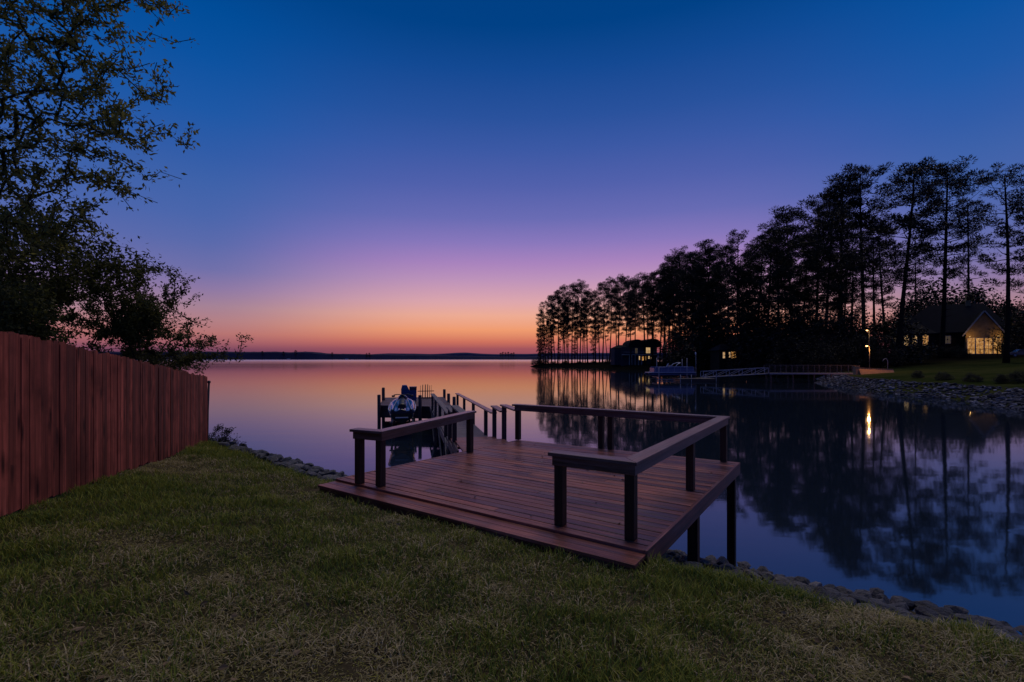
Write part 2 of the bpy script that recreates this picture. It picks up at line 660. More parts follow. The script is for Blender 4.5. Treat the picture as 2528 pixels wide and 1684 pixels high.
green = np.clip(.51 + .95 * pn + .22 * edge + .35 * np.clip((-xx - 2.0) / 3, 0, 1) * (yy < 8), 0, 1)
isg = rng.uniform(size=n) < green
h = np.where(isg, rng.uniform(.035, .085, n), rng.uniform(.02, .06, n)) * np.clip(1 + .9 * hn + .35 * pn, .35, 2.2) * (1 + .45 * edge)
lay = np.where(isg, rng.uniform(.25, 1.1, n), rng.uniform(.7, 2.4, n))
az = rng.uniform(0, 2 * np.pi, n)
dx, dy = np.cos(az), np.sin(az)
w = rng.uniform(.0034, .0068, n) * (1 + yy * .09)
zg = near_z(xx, yy) - .006
B = np.stack([xx, yy, zg], 1)
side = np.stack([-dy, dx, np.zeros(n)], 1) * (w / 2)[:, None]
lean = np.stack([dx, dy, np.zeros(n)], 1) * (h * lay)[:, None]
upv = np.stack([np.zeros(n), np.zeros(n), h], 1)
mid = B + lean * .35 + upv * .62
tip = B + lean * 1.0 + upv * np.where(isg, 1.0, .72)[:, None]
vv = np.stack([B - side, B + side, mid - side * .8, mid + side * .8, tip], 1).reshape(-1, 3)
base = (np.arange(n) * 5)[:, None]
loops = (base + np.array([[0, 1, 3, 2, 2, 3, 4]])).ravel()
starts = (np.arange(n) * 7)[:, None] + np.array([[0, 4]])
tone = np.where(isg, rng.uniform(0, .48, n), rng.uniform(.55, 1.0, n))
tone = np.clip(tone + .16 * hn + .10 * pn * (~isg), 0, 1)


def grass_mat():
    m, nt, nd, ln, bs = nodes_of('lawn_grass')
    a = nd.new('ShaderNodeAttribute')
    a.attribute_name = 'rnd'
    c = ramp_n(nt, a.outputs['Fac'], [(0.0, (.05, .092, .022)), (.25, (.16, .21, .028)), (.5, (.32, .31, .052)),
                                      (.6, (.19, .165, .065)), (.8, (.33, .28, .14)), (1.0, (.50, .43, .27))])
    ln.new(c, bs.inputs['Base Color'])
    bs.inputs['Roughness'].default_value = .7
    bs.inputs['Specular IOR Level'].default_value = .2
    t = nd.new('ShaderNodeBsdfTranslucent')
    ln.new(c, t.inputs[0])
    mx = nd.new('ShaderNodeMixShader')
    mx.inputs[0].default_value = .3
    ln.new(bs.outputs[0], mx.inputs[1])
    ln.new(t.outputs[0], mx.inputs[2])
    ln.new(mx.outputs[0], nd['Material Output'].inputs['Surface'])
    return m


M['grass'] = grass_mat()
# fallen leaves lying in the turf
nl_ = 420
ly = rng.uniform(2.2, 11, nl_) ** .9
lx = rng.uniform(-1.1, 1.15, nl_) * ly
ls, ld = sd(lx, ly)
okl = (ld < crest(ls) - .1) & (fence_side(lx, ly) > .05) & ~((ls > -5.2) & (ls < .1) & (ld > -.05))
lx, ly = lx[okl], ly[okl]
lp_ = np.stack([lx, ly, near_z(lx, ly) + rng.uniform(.01, .045, len(lx))], 1)
ldir = np.stack([rng.normal(size=len(lx)), rng.normal(size=len(lx)), rng.normal(size=len(lx)) * .25], 1)
lv = cards(rng, lp_, ldir, rng.uniform(.035, .075, len(lx)), rng.uniform(.02, .04, len(lx)))
lo = bpy.data.objects.new('leaf_litter', poly_mesh('leaf_litter', lv, 4, foliage('dry_leaves', (.07, .045, .022), (.24, .17, .09), .1), rng.uniform(0, 1, len(lx))))
tag(link(lo), 'dry fallen leaves scattered over the lawn', 'leaves', kind='stuff')
go = bpy.data.objects.new('grass', mesh_np('grass', vv, loops, starts.ravel(), M['grass'], np.repeat(tone, 2)))
tag(link(go), 'patchy green and straw brown lawn sloping down to the deck', 'grass', kind='stuff')

# ---------------------------------------------------------------- lake
def water_mat():
    m, nt, nd, ln, bs = nodes_of('lake_water')
    tc = nd.new('ShaderNodeTexCoord')
    r1 = noise_n(nt, tc.outputs['Object'], .35, 3, .5, (1, 2.6, 1))
    r2 = noise_n(nt, tc.outputs['Object'], .02, 4, .6, (.35, 1, 1))
    sepw = nd.new('ShaderNodeSeparateXYZ')
    ln.new(tc.outputs['Object'], sepw.inputs[0])
    openw = nd.new('ShaderNodeMapRange')             # wind ruffles the open lake, the cove is calm
    openw.inputs['From Min'].default_value = 150
    openw.inputs['From Max'].default_value = 1100
    ln.new(sepw.outputs[1], openw.inputs['Value'])
    gl = nd.new('ShaderNodeBsdfGlossy')
    gl.inputs['Color'].default_value = (.81, .86, .91, 1)
    rg = math_n(nt, 'ADD', math_n(nt, 'MULTIPLY_ADD', r2, .05, .022), math_n(nt, 'MULTIPLY', openw.outputs[0], .13))
    ln.new(rg, gl.inputs['Roughness'])
    df = nd.new('ShaderNodeBsdfDiffuse')
    df.inputs['Color'].default_value = (.010, .018, .032, 1)
    fr = nd.new('ShaderNodeFresnel')
    fr.inputs['IOR'].default_value = 2.3
    mx = nd.new('ShaderNodeMixShader')
    ln.new(fr.outputs[0], mx.inputs[0])
    ln.new(df.outputs[0], mx.inputs[1])
    ln.new(gl.outputs[0], mx.inputs[2])
    b = nd.new('ShaderNodeBump')
    b.inputs['Strength'].default_value = .16
    b.inputs['Distance'].default_value = .02
    ln.new(r1, b.inputs['Height'])
    ln.new(b.outputs[0], gl.inputs['Normal'])
    ln.new(mx.outputs[0], nd['Material Output'].inputs['Surface'])
    return m


M['water'] = water_mat()
w_ = MB()
w_.face([(-9000, -400, 0), (9000, -400, 0), (9000, 9000, 0), (-9000, 9000, 0)])
tag(w_.build('lake_water', M['water']), kind='structure')

# ---------------------------------------------------------------- near deck
ZD = 2.0
FL, FR, BR, BL = at(832, 1183, ZD), at(1588, 1359, ZD), at(1821, 1142, ZD), at(1280, 1087, ZD)


def dk(s, t, z=ZD):
    p = (FL * (1 - s) + FR * s) * (1 - t) + (BL * (1 - s) + BR * s) * t
    return V((p.x, p.y, z))


deck = thing('wooden_deck', 'square red stained lakeside deck with low open railings on posts above the rocks', 'deck', (FR.x, FR.y, 1.6))


def dpart(mb, name, m, bevel=.006, par=None, label=None):
    par = par or deck
    o = mb.build(name, m, par, bevel, origin=tuple(par.location))
    if label: o['label'] = label
    return o


a_dir = (FR - FL).normalized()
b_dir = ((BR - FR) + (BL - FL)).normalized()
mb = MB()
nb = 34
for i in range(nb):
    t0, t1 = i / nb + .0011, (i + 1) / nb - .0014
    cuts = [0.0, 1.0]
    if i % 3 != 0: cuts = [0.0, random.choice([.32, .45, .6, .7]), 1.0]
    for c0, c1 in zip(cuts[:-1], cuts[1:]):
        e0 = c0 + (.0006 if c0 > 0 else 0)
        zt = ZD + random.uniform(-.0025, .0025)
        q = [dk(e0, t0, zt), dk(c1, t0, zt), dk(c1, t1, zt), dk(e0, t1, zt)]
        mb.hexa([p - UP * .036 for p in q], q, a_dir)
dpart(mb, 'decking', M['deck'], .004)


def edge_board(p, q, outw, z0, z1, th):
    o = V(outw).normalized() * th
    b = [V((p.x, p.y, z0)), V((q.x, q.y, z0)), V((q.x, q.y, z0)) + o, V((p.x, p.y, z0)) + o]
    m_ = MB()
    n_ = (b[1] - b[0]).cross(b[2] - b[0]).z
    if n_ < 0: b.reverse()
    m_.hexa(b, [V((k.x, k.y, z1)) for k in b], q - p)
    return m_


rdir = V((a_dir.x, a_dir.y, 0))
bd = V((b_dir.x, b_dir.y, 0))
fr_f = FR - (BR - FR).normalized() * .31
fl_f = FL - (BL - FL).normalized() * .31
RN = (FR - BR).normalized().cross(UP) * -1
if RN.dot(rdir) < 0: RN = -RN
LN = (FL - BL).normalized().cross(UP)
if LN.dot(rdir) > 0: LN = -LN
dpart(edge_board(FR, BR, RN, ZD - .20, ZD + .004, .042), 'rim_board', M['deck'])
dpart(edge_board(FL, BL, LN, ZD - .20, ZD + .004, .042), 'rim_board', M['deck'])
BKN = (BR - BL).normalized().cross(UP) * -1
if BKN.dot(bd) < 0: BKN = -BKN
dpart(edge_board(BL - a_dir * .04, BR + a_dir * .04, BKN, ZD - .20, ZD - .002, .042), 'rim_board', M['deck'])
dpart(edge_board(FL + bd * .045, FR + bd * .045, -bd, ZD - .16, ZD - .038, .04), 'rim_board', M['deck'])
mb = MB()
for k in range(2):
    f0, f1 = k / 2 + .004, (k + 1) / 2 - .006
    q = [fl_f * (1 - f0) + FL * f0 - a_dir * .03, fr_f * (1 - f0) + FR * f0 + a_dir * .03,
         fr_f * (1 - f1) + FR * f1 + a_dir * .03, fl_f * (1 - f1) + FL * f1 - a_dir * .03]
    q = [V((p.x, p.y, 1.968)) for p in q]
    mb.hexa([p - UP * .036 for p in q], q, a_dir)
dpart(mb, 'step_tread', M['deck'], .004)
mb = edge_board(fl_f + bd * .05, fr_f + bd * .05, -bd, 1.70, 1.931, .04)
dpart(mb, 'step_riser', M['deck'])
mb = MB()
mb.hexa([V((p.x, p.y, 1.62)) for p in (fr_f + bd * .02 - rdir * .04, fr_f + bd * .02, FR + bd * .25, FR + bd * .25 - rdir * .04)],
        [V((p.x, p.y, 1.929)) for p in (fr_f + bd * .02 - rdir * .04, fr_f + bd * .02, FR + bd * .25, FR + bd * .25 - rdir * .04)], bd)
dpart(mb, 'step_side', M['deck'])
for k in range(9):                                     # joists below the boards
    s = .04 + .92 * k / 8
    mb = MB()
    mb.bar(dk(s, .02, ZD - .125), dk(s, .985, ZD - .125), .045, .165)
    dpart(mb, 'joist', M['postw'], 0)


def ground(p):
    return float(near_z(p.x, p.y))


PA = .108
P8, P9, P6, P4 = at(1553, 1334, ZD), at(1378, 1298, ZD), at(1785, 1140, ZD), at(1276, 1086, ZD)
P1, P2, P3, P7 = at(881, 1195, ZD), at(933, 1202, ZD), at(1156, 1117, ZD), at(1702, 1211, ZD)
P5a, P5b = dk(.43, 1.012), dk(.475, 1.012)
ax0 = tuple(rdir)
for p in (P1, P2, P3, P4, P6, P7, P8, P9):
    p += bd * .05
for p, lab in ((P1, 'rail post at the left front end of the deck'), (P2, None), (P3, 'gate post at the head of the walkway, left side'),
               (P4, 'gate post at the head of the walkway, right side'), (P6, None), (P7, None), (P8, 'front corner rail post nearest the lawn'), (P9, None),
               (P5a, None), (P5b, None)):
    mb = MB()
    z0 = ZD + .001 if p not in (P5a, P5b) else ZD - .25
    mb.post(p, z0, ZD + .70, PA, ax0)
    dpart(mb, 'rail_post', M['postw'], .006, label=lab)
# supports down to the rocks
for s, t in ((.985, .44), (.985, .965), (.62, .97), (.25, .97), (.03, .95), (.02, .45), (.5, .5)):
    p = dk(s, t)
    mb = MB()
    mb.post(p, ground(p) - .6, ZD - .205 if s < .9 else ZD - .21, .135, ax0)
    dpart(mb, 'support_post', M['postw'], .006)
mb = MB(); mb.bar(dk(.01, .44, ZD - .28), dk(.99, .44, ZD - .28), .09, .14); dpart(mb, 'beam', M['postw'])
mb = MB(); mb.bar(dk(.01, .955, ZD - .28), dk(.975, .955, ZD - .28), .09, .14); dpart(mb, 'beam', M['postw'])


def mitred(pts, w, z0, z1, closed_ends=(0.09, 0.09)):
    """one MB per straight run, mitred where the runs meet"""
    pts = [V((p.x, p.y, 0)) for p in pts]
    d0 = (pts[1] - pts[0]).normalized()
    d1 = (pts[-1] - pts[-2]).normalized()
    pts[0] = pts[0] - d0 * closed_ends[0]
    pts[-1] = pts[-1] + d1 * closed_ends[1]
    L, R = [], []
    for k, p in enumerate(pts):
        di = (pts[k] - pts[k - 1]).normalized() if k else d0
        do = (pts[k + 1] - pts[k]).normalized() if k < len(pts) - 1 else d1
        ni, no = V((-di.y, di.x, 0)), V((-do.y, do.x, 0))
        m_ = (ni + no).normalized()
        m_ = m_ / max(m_.dot(ni), .3)
        L.append(p + m_ * w / 2)
        R.append(p - m_ * w / 2)
    res = []
    for k in range(len(pts) - 1):
        b = [R[k], R[k + 1], L[k + 1], L[k]]
        e = (pts[k + 1] - pts[k]).normalized() * .0015
        b = [b[0] + e, b[1] - e, b[2] - e, b[3] + e]
        mm = MB()
        mm.hexa([V((p.x, p.y, z0)) for p in b], [V((p.x, p.y, z1)) for p in b], pts[k + 1] - pts[k])
        res.append(mm)
    return res


for pts in ([P9, P8, P6, P4], [P1, P2, P3]):
    for mm in mitred(pts, .185, ZD + .792, ZD + .832, (.12, .12)): dpart(mm, 'top_rail', M['rail'], .005)
    for mm in mitred(pts, .135, ZD + .685, ZD + .791, (.075, .06)): dpart(mm, 'rail_beam', M['rail'], .005)

rl = np.random.default_rng(9)
dl = [dk(rl.uniform(.03, .97), rl.uniform(.03, .97), ZD + .006) for _ in range(60)]
dv = cards(rl, np.array([tuple(q) for q in dl]), np.concatenate([rl.normal(size=(60, 2)), np.full((60, 1), .04)], 1), rl.uniform(.03, .07, 60), rl.uniform(.02, .035, 60))
dlo = bpy.data.objects.new('leaf_litter', poly_mesh('leaf_litter', dv, 4, foliage('deck_leaves', (.10, .07, .05), (.34, .28, .24), 0), rl.uniform(0, 1, 60)))
tag(link(dlo), 'small pale leaves lying on the deck boards', 'leaves', kind='stuff')

# ---------------------------------------------------------------- walkway down to the dock
WD = V((-.205, .979, 0)).normalized()
WN = V((WD.y, -WD.x, 0))
R0 = V((P4.x - .10, P4.y + .02, 0))
L0 = V((P3.x, P3.y, 0))
WW = 1.28


def wr(t): return R0 + WD * t


def wl(t): return R0 + WD * t - WN * WW


walk = thing('wooden_walkway', 'long narrow timber walkway stepping and sloping from the deck to the dock', 'walkway', (R0.x, R0.y, 0))


def planks(mb, p0, p1, q0, q1, z0, z1, step, th=.036, gap=.007):
    """boards laid across between the edges p0-p1 (left) and q0-q1 (right)"""
    n_ = max(1, int((p1 - p0).length / step))
    for i in range(n_):
        a, b = i / n_, (i + 1) / n_ - gap / step / n_
        za, zb = z0 + (z1 - z0) * a, z0 + (z1 - z0) * b
        dz = random.uniform(-.002, .002)
        pa, pb, qa, qb = p0.lerp(p1, a), p0.lerp(p1, b), q0.lerp(q1, a), q0.lerp(q1, b)
        t = [V((pa.x, pa.y, za + dz)), V((qa.x, qa.y, za + dz)), V((qb.x, qb.y, zb + dz)), V((pb.x, pb.y, zb + dz))]
        mb.hexa([k - UP * th for k in t], t, qa - pa)


e1, e2 = 1.25, 2.75
mb = MB()
planks(mb, L0 + WN * .02, wl(e1), R0 - WD * .25, wr(e1), 1.82, 1.82, .14)
dpart(mb, 'landing', M['deck'], .004, walk)
mb = MB()
planks(mb, wl(e1 + .01), wl(e2), wr(e1 + .01), wr(e2), 1.64, 1.64, .14)
dpart(mb, 'landing', M['deck'], .004, walk)
T1 = 16.6
mb = MB()
planks(mb, wl(e2 + .01), wl(T1), wr(e2 + .01), wr(T1), 1.46, 1.235, .145)
dpart(mb, 'ramp', M['grey_wood'], 0, walk)
zr = lambda t: 1.46 + (1.235 - 1.46) * (t - e2) / (T1 - e2)
for side in (0, 1):
    f = wl if side == 0 else wr
    o = WN * (-.03 if side == 0 else .03)
    for (ta, tb, za, zb) in ((0.05, e1, 1.82, 1.82), (e1 + .01, e2, 1.64, 1.64), (e2 + .01, T1, 1.46, 1.235)):
        mb = MB()
        A, B_ = f(ta) + o, f(tb) + o
        mb.bar(V((A.x, A.y, za - .155)), V((B_.x, B_.y, zb - .155)), .045, .235)
        dpart(mb, 'stringer', M['grey_wood'] if ta > 2 else M['pier_wood'], .004, walk)
    # posts and caps
    for t in (e1, e2, 4.4, 7.6, 10.9, 14.1):
        p = f(t) + o * .2
        top = 2.66 if t == e1 else (2.49 if t == e2 else zr(t) + .80)
        bot = 1.83 - .18 if t == e1 else (1.64 - .18 if t == e2 else zr(t) - .26)
        if t > 3: bot = -1.6 if t in (4.4, 10.9) else bot
        mb = MB()
        mb.post(p, bot, top, .112, tuple(WN))
        dpart(mb, 'rail_post', M['pier_wood'], .006, walk)
    wm = M['rail'] if side else M['grey_wood']
    s0 = (L0 if side == 0 else V((P4.x, P4.y, 0)))
    s1 = f(e1)
    for (A, B_, za, zb) in ((s0 + WD * .06, s1 + WD * .08, 2.685, 2.685), (s1 + WD * .085, f(e2) + WD * .07, 2.515, 2.515),
                            (f(e2) + WD * .075, f(14.35), 2.315, 2.075)):
        mb = MB()
        mb.bar(V((A.x, A.y, za)), V((B_.x, B_.y, zb)), .19, .042)
        dpart(mb, 'hand_rail', wm, .005, walk)
    # diagonal braces below the ramp
    for (ta, tb) in ((4.4, 7.2), (10.9, 13.4)):
        A, B_ = f(ta) + o * 2.5, f(tb) + o * 2.5
        mb = MB()
        mb.bar(V((A.x, A.y, .12)), V((B_.x, B_.y, zr(tb) - .2)), .04, .14)
        dpart(mb, 'brace', M['grey_wood'], .004, walk)
for t in (4.4, 10.9):
    mb = MB()
    A, B_ = wl(t), wr(t)
    mb.bar(V((A.x, A.y, zr(t) - .36)) + WD * .08, V((B_.x, B_.y, zr(t) - .36)) + WD * .08, .045, .18)
    dpart(mb, 'cross_beam', M['pier_wood'], .004, walk)

# rope hanging at the side of the walkway
tb = MB()
A = wl(2.0) - WN * .12
pts = [V((A.x, A.y, 1.55)) + WD * (k * .11) + V((0, 0, -.42 * math.sin(math.pi * k / 10) + .06 * math.sin(k * 2.1))) for k in range(11)]
tb.tube(pts, .016, 6)
tag(tb.build('rope', plain('old_rope', (.3, .28, .26), .9)), 'pale slack rope looped on the left side of the walkway below the deck', 'rope')

# ---------------------------------------------------------------- dock
ZK = 1.19
K = [V((-7.69, 28.2, ZK)), V((-3.40, 27.35, ZK)), V((-4.95, 34.4, ZK)), V((-8.95, 33.8, ZK))]
dock = thing('wooden_dock', 'square timber dock on pilings at the end of the walkway', 'dock', tuple(V((K[0].x, K[0].y, 0))))
mb = MB()
planks(mb, K[0], K[3], K[1], K[2], ZK, ZK, .15)
dpart(mb, 'decking', M['pier_wood'], 0, dock)
for i in range(4):
    j = (i + 1) % 4
    c = sum(K, V()) / 4
    n_ = (K[j] - K[i]).normalized().cross(UP)
    if n_.dot((K[i] + K[j]) / 2 - c) < 0: n_ = -n_
    e = (K[j] - K[i]).normalized() * .001
    mm = edge_board(K[i] + e, K[j] - e, n_, ZK - .27, ZK - .004, .05)
    dpart(mm, 'fascia_board', M['pier_wood'], .004, dock)
    mm = edge_board(K[i] + e - n_ * .05, K[j] - e - n_ * .05, n_, ZK - .72, ZK - .28, .045)
    dpart(mm, 'skirt_board', M['pier_wood'], .004, dock)


def kp(i, j, f, o=0): 
    p = K[i].lerp(K[j], f)
    return p


def piling(p, top, r=.1):
    mm = MB()
    mm.tube([(p.x, p.y, -2.2), (p.x + .01, p.y, .3), (p.x, p.y, top - .03), (p.x, p.y, top)], [r, r, r * .97, r * .8], 10)
    dpart(mm, 'piling', M['pier_wood'], 0, dock)


for p, top in ((V((-7.72, 28.02, 0)), 1.82), (V((-8.42, 31.6, 0)), 2.02), (V((-9.05, 33.9, 0)), 1.8), (V((-5.25, 27.55, 0)), 1.83),
               (V((-4.85, 34.6, 0)), 1.72), (V((-4.02, 30.6, 0)), 1.70), (V((-3.38, 28.2, 0)), 1.69)):
    piling(p, top)

# rod rack on the dock
rk = thing('rod_rack', 'rack of upright dark poles standing on the far end of the dock', 'rack', (-5.95, 33.2, ZK))
for k, (dx, w, hh) in enumerate(((-.36, .018, .88), (-.20, .036, .93), (-.02, .04, .95), (.14, .036, .95), (.28, .024, .88), (.4, .012, .9))):
    mm = MB()
    mm.tube([(dx, 0, 0), (dx + .01, .02, hh)], [w, w * .8], 6)
    mm.build('rod', M['dark_metal'], rk)
mm = MB(); mm.bar((-.55, .05, .48), (.58, .05, .50), .05, .05); mm.build('cross_bar', M['dark_metal'], rk)
mm = MB(); mm.bar((-.5, .0, .03), (.5, .0, .03), .25, .06); mm.build('base', M['pier_wood'], rk)

# blue locker
M['blue'] = plain('blue_plastic', (.008, .04, .16), .4, var=.3, scale=6)
M['blue_dark'] = plain('dark_blue_plastic', (.004, .010, .035), .45)
lk = thing('storage_locker', 'blue plastic storage locker with a raised left end on the dock behind the jet ski', 'locker', (-6.62, 31.0, ZK), rz=.2)
mm = MB()
mm.box((0, 0, .36), .96, .6, .70)
for k in range(3): mm.box((0, -.308, .2 + .2 * k), .97, .02, .045)
mm.build('body', M['blue'], lk, .02)
mm = MB()
mm.hexa([V(p) for p in ((-.5, -.31, .715), (.02, -.31, .715), (.02, .31, .715), (-.5, .31, .715))],
        [V(p) for p in ((-.42, -.27, 1.03), (-.14, -.27, 1.03), (-.14, .27, 1.03), (-.42, .27, 1.03))])
mm.build('raised_lid', M['blue'], lk, .02)
mm = MB(); mm.box((.26, 0, .80), .46, .62, .16); mm.box((.26, 0, .905), .48, .64, .04); mm.build('lid', M['blue_dark'], lk, .012)

# ---------------------------------------------------------------- jet ski on its lift
jl = V((-5.72, 25.2, .72))
jet = thing('jet_ski', 'dark navy jet ski seen from the stern, raised on a lift beside the dock', 'jet ski', tuple(jl), rz=math.atan2(.205, .979))
M['jet_hull'] = plain('jet_black_hull', (.006, .007, .009), .3, coat=.5)
M['jet_body'] = plain('jet_navy_gelcoat', (.012, .02, .05), .22, coat=.8, var=.15)
M['jet_trim'] = plain('jet_silver_trim', (.30, .33, .42), .3, var=.1, coat=.4)
ys_ = [-1.55, -1.45, -.8, 0, .7, 1.25, 1.6, 1.78]
hw = [.50, .56, .61, .63, .58, .40, .2, .04]


def hull_sec(y, w, lift):
    k = [(-w, .52 + lift), (-w * .99, .36 + lift), (-w * .78, .20 + lift * .8), (-w * .35, .08 + lift * .6), (0, .02 + lift * .5),
         (w * .35, .08 + lift * .6), (w * .78, .20 + lift * .8), (w * .99, .36 + lift), (w, .52 + lift)]
    return [V((a, y, b)) for a, b in k]


lf = [0, 0, 0, .0, .04, .12, .2, .26]
mm = MB()
mm.loft([hull_sec(y, w, l) for y, w, l in zip(ys_, hw, lf)], True, True, True)
mm.build('hull', M['jet_hull'], jet)


def deck_sec(y, w, l, hc, wc, well):
    k = [(-w * 1.02, .50 + l), (-w * 1.0, .60 + l), (-w * .92, .70 + l + .10 * (hc > .1)), (-w * .80, .72 + l + .10 * (hc > .1)), (-w * .66, .60 + l + (1 - well) * .22),
         (-wc, .60 + l + (1 - well) * .2), (-wc * .8, .60 + hc + l), (0, .66 + hc + l), (wc * .8, .60 + hc + l),
         (wc, .60 + l + (1 - well) * .2), (w * .66, .60 + l + (1 - well) * .22), (w * .80, .72 + l + .10 * (hc > .1)), (w * .92, .70 + l + .10 * (hc > .1)), (w * 1.0, .60 + l), (w * 1.02, .50 + l)]
    return [V((a, y, b)) for a, b in k]


mm = MB()
mm.loft([deck_sec(-1.56, .52, 0, .04, .22, .9), deck_sec(-1.4, .58, 0, .06, .22, 1.0), deck_sec(-1.0, .62, .0, .12, .2, 1), deck_sec(-.2, .64, .03, .2, .2, 1),
         deck_sec(.35, .62, .08, .36, .26, .7), deck_sec(.75, .55, .13, .34, .3, .1), deck_sec(1.25, .40, .2, .18, .22, 0), deck_sec(1.62, .19, .28, .04, .1, 0),
         deck_sec(1.78, .04, .32, .0, .02, 0)], True, True, True)
mm.build('upper_deck', M['jet_body'], jet)
for sx in (-1, 1):
    mm = MB()
    mm.tube([(sx * .60, -1.5, .60), (sx * .655, -.9, .66), (sx * .665, 0, .72), (sx * .60, .7, .86), (sx * .42, 1.25, .96)], [.03, .034, .034, .03, .02], 8)
    mm.build('gunwale_trim', M['jet_trim'], jet)
    mm = MB()
    mm.tube([(sx * .46, -1.5, .64), (sx * .40, -1.1, .82), (sx * .30, -.3, .98), (sx * .24, .3, 1.12)], [.018, .022, .022, .016], 6)
    mm.build('seat_trim', M['jet_trim'], jet)
    mm = MB()
    mm.box((sx * .48, .52, 1.2), .16, .08, .1)
    mm.build('mirror', M['black_plastic'], jet, .02)
mm = MB()
mm.loft([[V((a * w, y, b + z)) for a, b in ((-1, 0), (-.9, .14), (-.4, .2), (.4, .2), (.9, .14), (1, 0))] for y, w, z in
         ((-1.25, .17, .72), (-1.15, .20, .76), (-.6, .2, .82), (-.5, .19, .88), (.1, .17, .92), (.3, .12, .95))], True, True, True)
mm.build('seat', M['black_plastic'], jet)
mm = MB()
mm.loft([[V((a * w, y, b * h + z)) for a, b in ((-1, 0), (-.8, .7), (-.3, 1), (.3, 1), (.8, .7), (1, 0))] for y, w, h, z in
         ((.30, .20, .30, .95), (.5, .28, .34, .94), (.8, .26, .26, .95), (1.15, .14, .1, 1.0))], True, True, True)
mm.build('hood', M['jet_body'], jet)
mm = MB()
mm.tube([(-.44, .2, 1.28), (-.26, .26, 1.31), (0, .32, 1.26), (.26, .26, 1.31), (.44, .2, 1.28)], [.028, .022, .03, .022, .028], 8)
mm.tube([(0, .32, 1.26), (0, .42, 1.1)], .05, 8)
mm.build('handlebar', M['black_plastic'], jet)
mm = MB(); mm.box((0, -1.62, .30), .62, .18, .06); mm.build('boarding_platform', M['jet_trim'], jet, .02)

lift = thing('jet_ski_lift', 'dark metal cradle lift holding the jet ski over the water', 'boat lift', (jl.x, jl.y, 0), rz=math.atan2(.205, .979))
for sx in (-1, 1):
    mm = MB(); mm.bar((sx * .36, -1.3, .77), (sx * .36, 1.2, .77), .1, .12); mm.build('bunk', M['black_plastic'], lift, .01)
    mm = MB(); mm.bar((sx * .52, -1.1, .60), (sx * .52, 3.3, .60), .08, .12); mm.build('arm', M['dark_metal'], lift, .008)
    mm = MB(); mm.tube([(sx * .62, 2.6, -2.0), (sx * .62, 2.6, 1.5)], .06, 8); mm.build('upright', M['dark_metal'], lift)
for y in (-1.0, .8):
    mm = MB(); mm.bar((-.62, y, .68), (.62, y, .68), .08, .06); mm.build('cross_beam', M['dark_metal'], lift, .008)

# ---------------------------------------------------------------- fence
fence = thing('board_fence', 'tall red brown board fence running down the left side of the lawn', 'fence', (FA.x, FA.y, 2.3))
FN = V((FDIR.y, -FDIR.x, 0))             # faces the lawn
LEN = (FB - FA).length
pick = MB()
t = -2.6
pk = []
while t < LEN - .02:
    w = random.choice((.088, .118, .118, .138, .138))
    p = FA + FDIR * t
    q = FA + FDIR * (t + w)
    if t + w > LEN: q = FB
    f = (t + w / 2) / LEN
    top = 4.18 + (3.42 - 4.18) * f + random.uniform(-.024, .024)
    bot = float(near_z(*(p + FN * .05).xy)) + random.uniform(-.01, .04)
    off = random.uniform(-.003, .003)
    tilt = random.uniform(-.006, .006)
    o1, o2 = FN * (off + .018 + random.uniform(-.004, .004)), FN * (off - .002)
    e = FDIR * tilt
    c = FDIR * .028
    z = lambda v_, h_: V((v_.x, v_.y, h_))
    # dog-eared top: six-sided outline
    outl = [z(p, bot), z(q, bot), z(q + e, top - .035), z(q + e - c, top), z(p + e + c, top), z(p + e, top - .035)]
    r_ = random.random()
    of = (random.uniform(0, 50), random.uniform(0, 50))
    fr_ = [k + o1 for k in outl]
    bk_ = [k + o2 for k in outl]
    pick.face(fr_[::-1], UP, r_, off=of)
    pick.face(bk_, UP, r_, off=of)
    for i in range(6):
        j = (i + 1) % 6
        pick.face([bk_[j], bk_[i], fr_[i], fr_[j]][::-1], UP, r_, off=of)
    t += w + random.uniform(.005, .008)
dpart(pick, 'picket_panel', M['fence'], 0, fence)
for hgt in (.3, .95, 1.6):
    mm = MB()
    A, B_ = FA - FDIR * 2.6 - FN * .03, FB - FN * .03 - FDIR * .02
    mm.bar(V((A.x, A.y, 4.18 + .76 * 2.6 / LEN - 1.85 + hgt)), V((B_.x, B_.y, 3.42 - 1.85 + hgt)), .04, .09)
    dpart(mm, 'rail', M['fence'], 0, fence)
for k in range(6):
    p = FA - FDIR * 2.4 + FDIR * (LEN + 2.3) * k / 5 - FN * .10
    f = (p - FA).dot(FDIR) / LEN
    mm = MB()
    mm.post(p, 1.2, 4.18 - .76 * f - .08, .095, tuple(FDIR))
    dpart(mm, 'fence_post', M['fence'], .004, fence)

pl = thing('metal_pole', 'thin dark metal pole with a round cap just past the end of the fence', 'pole', tuple(V((-8.42, 13.32, 1.45))))
mm = MB(); mm.tube([(0, 0, -.1), (.02, 0, 1.0), (.06, 0, 1.78)], [.036, .032, .026], 8); mm.ball((.06, 0, 1.81), .045); mm.build('pole', M['dark_metal'], pl)
mm = MB(); mm.tube([(-.10, .05, 0), (-.05, .05, 1.28)], .012, 6); mm.tube([(-.1, .05, 1.2), (.04, 0, 1.22)], .01, 5); mm.build('stay_rod', M['dark_metal'], pl)

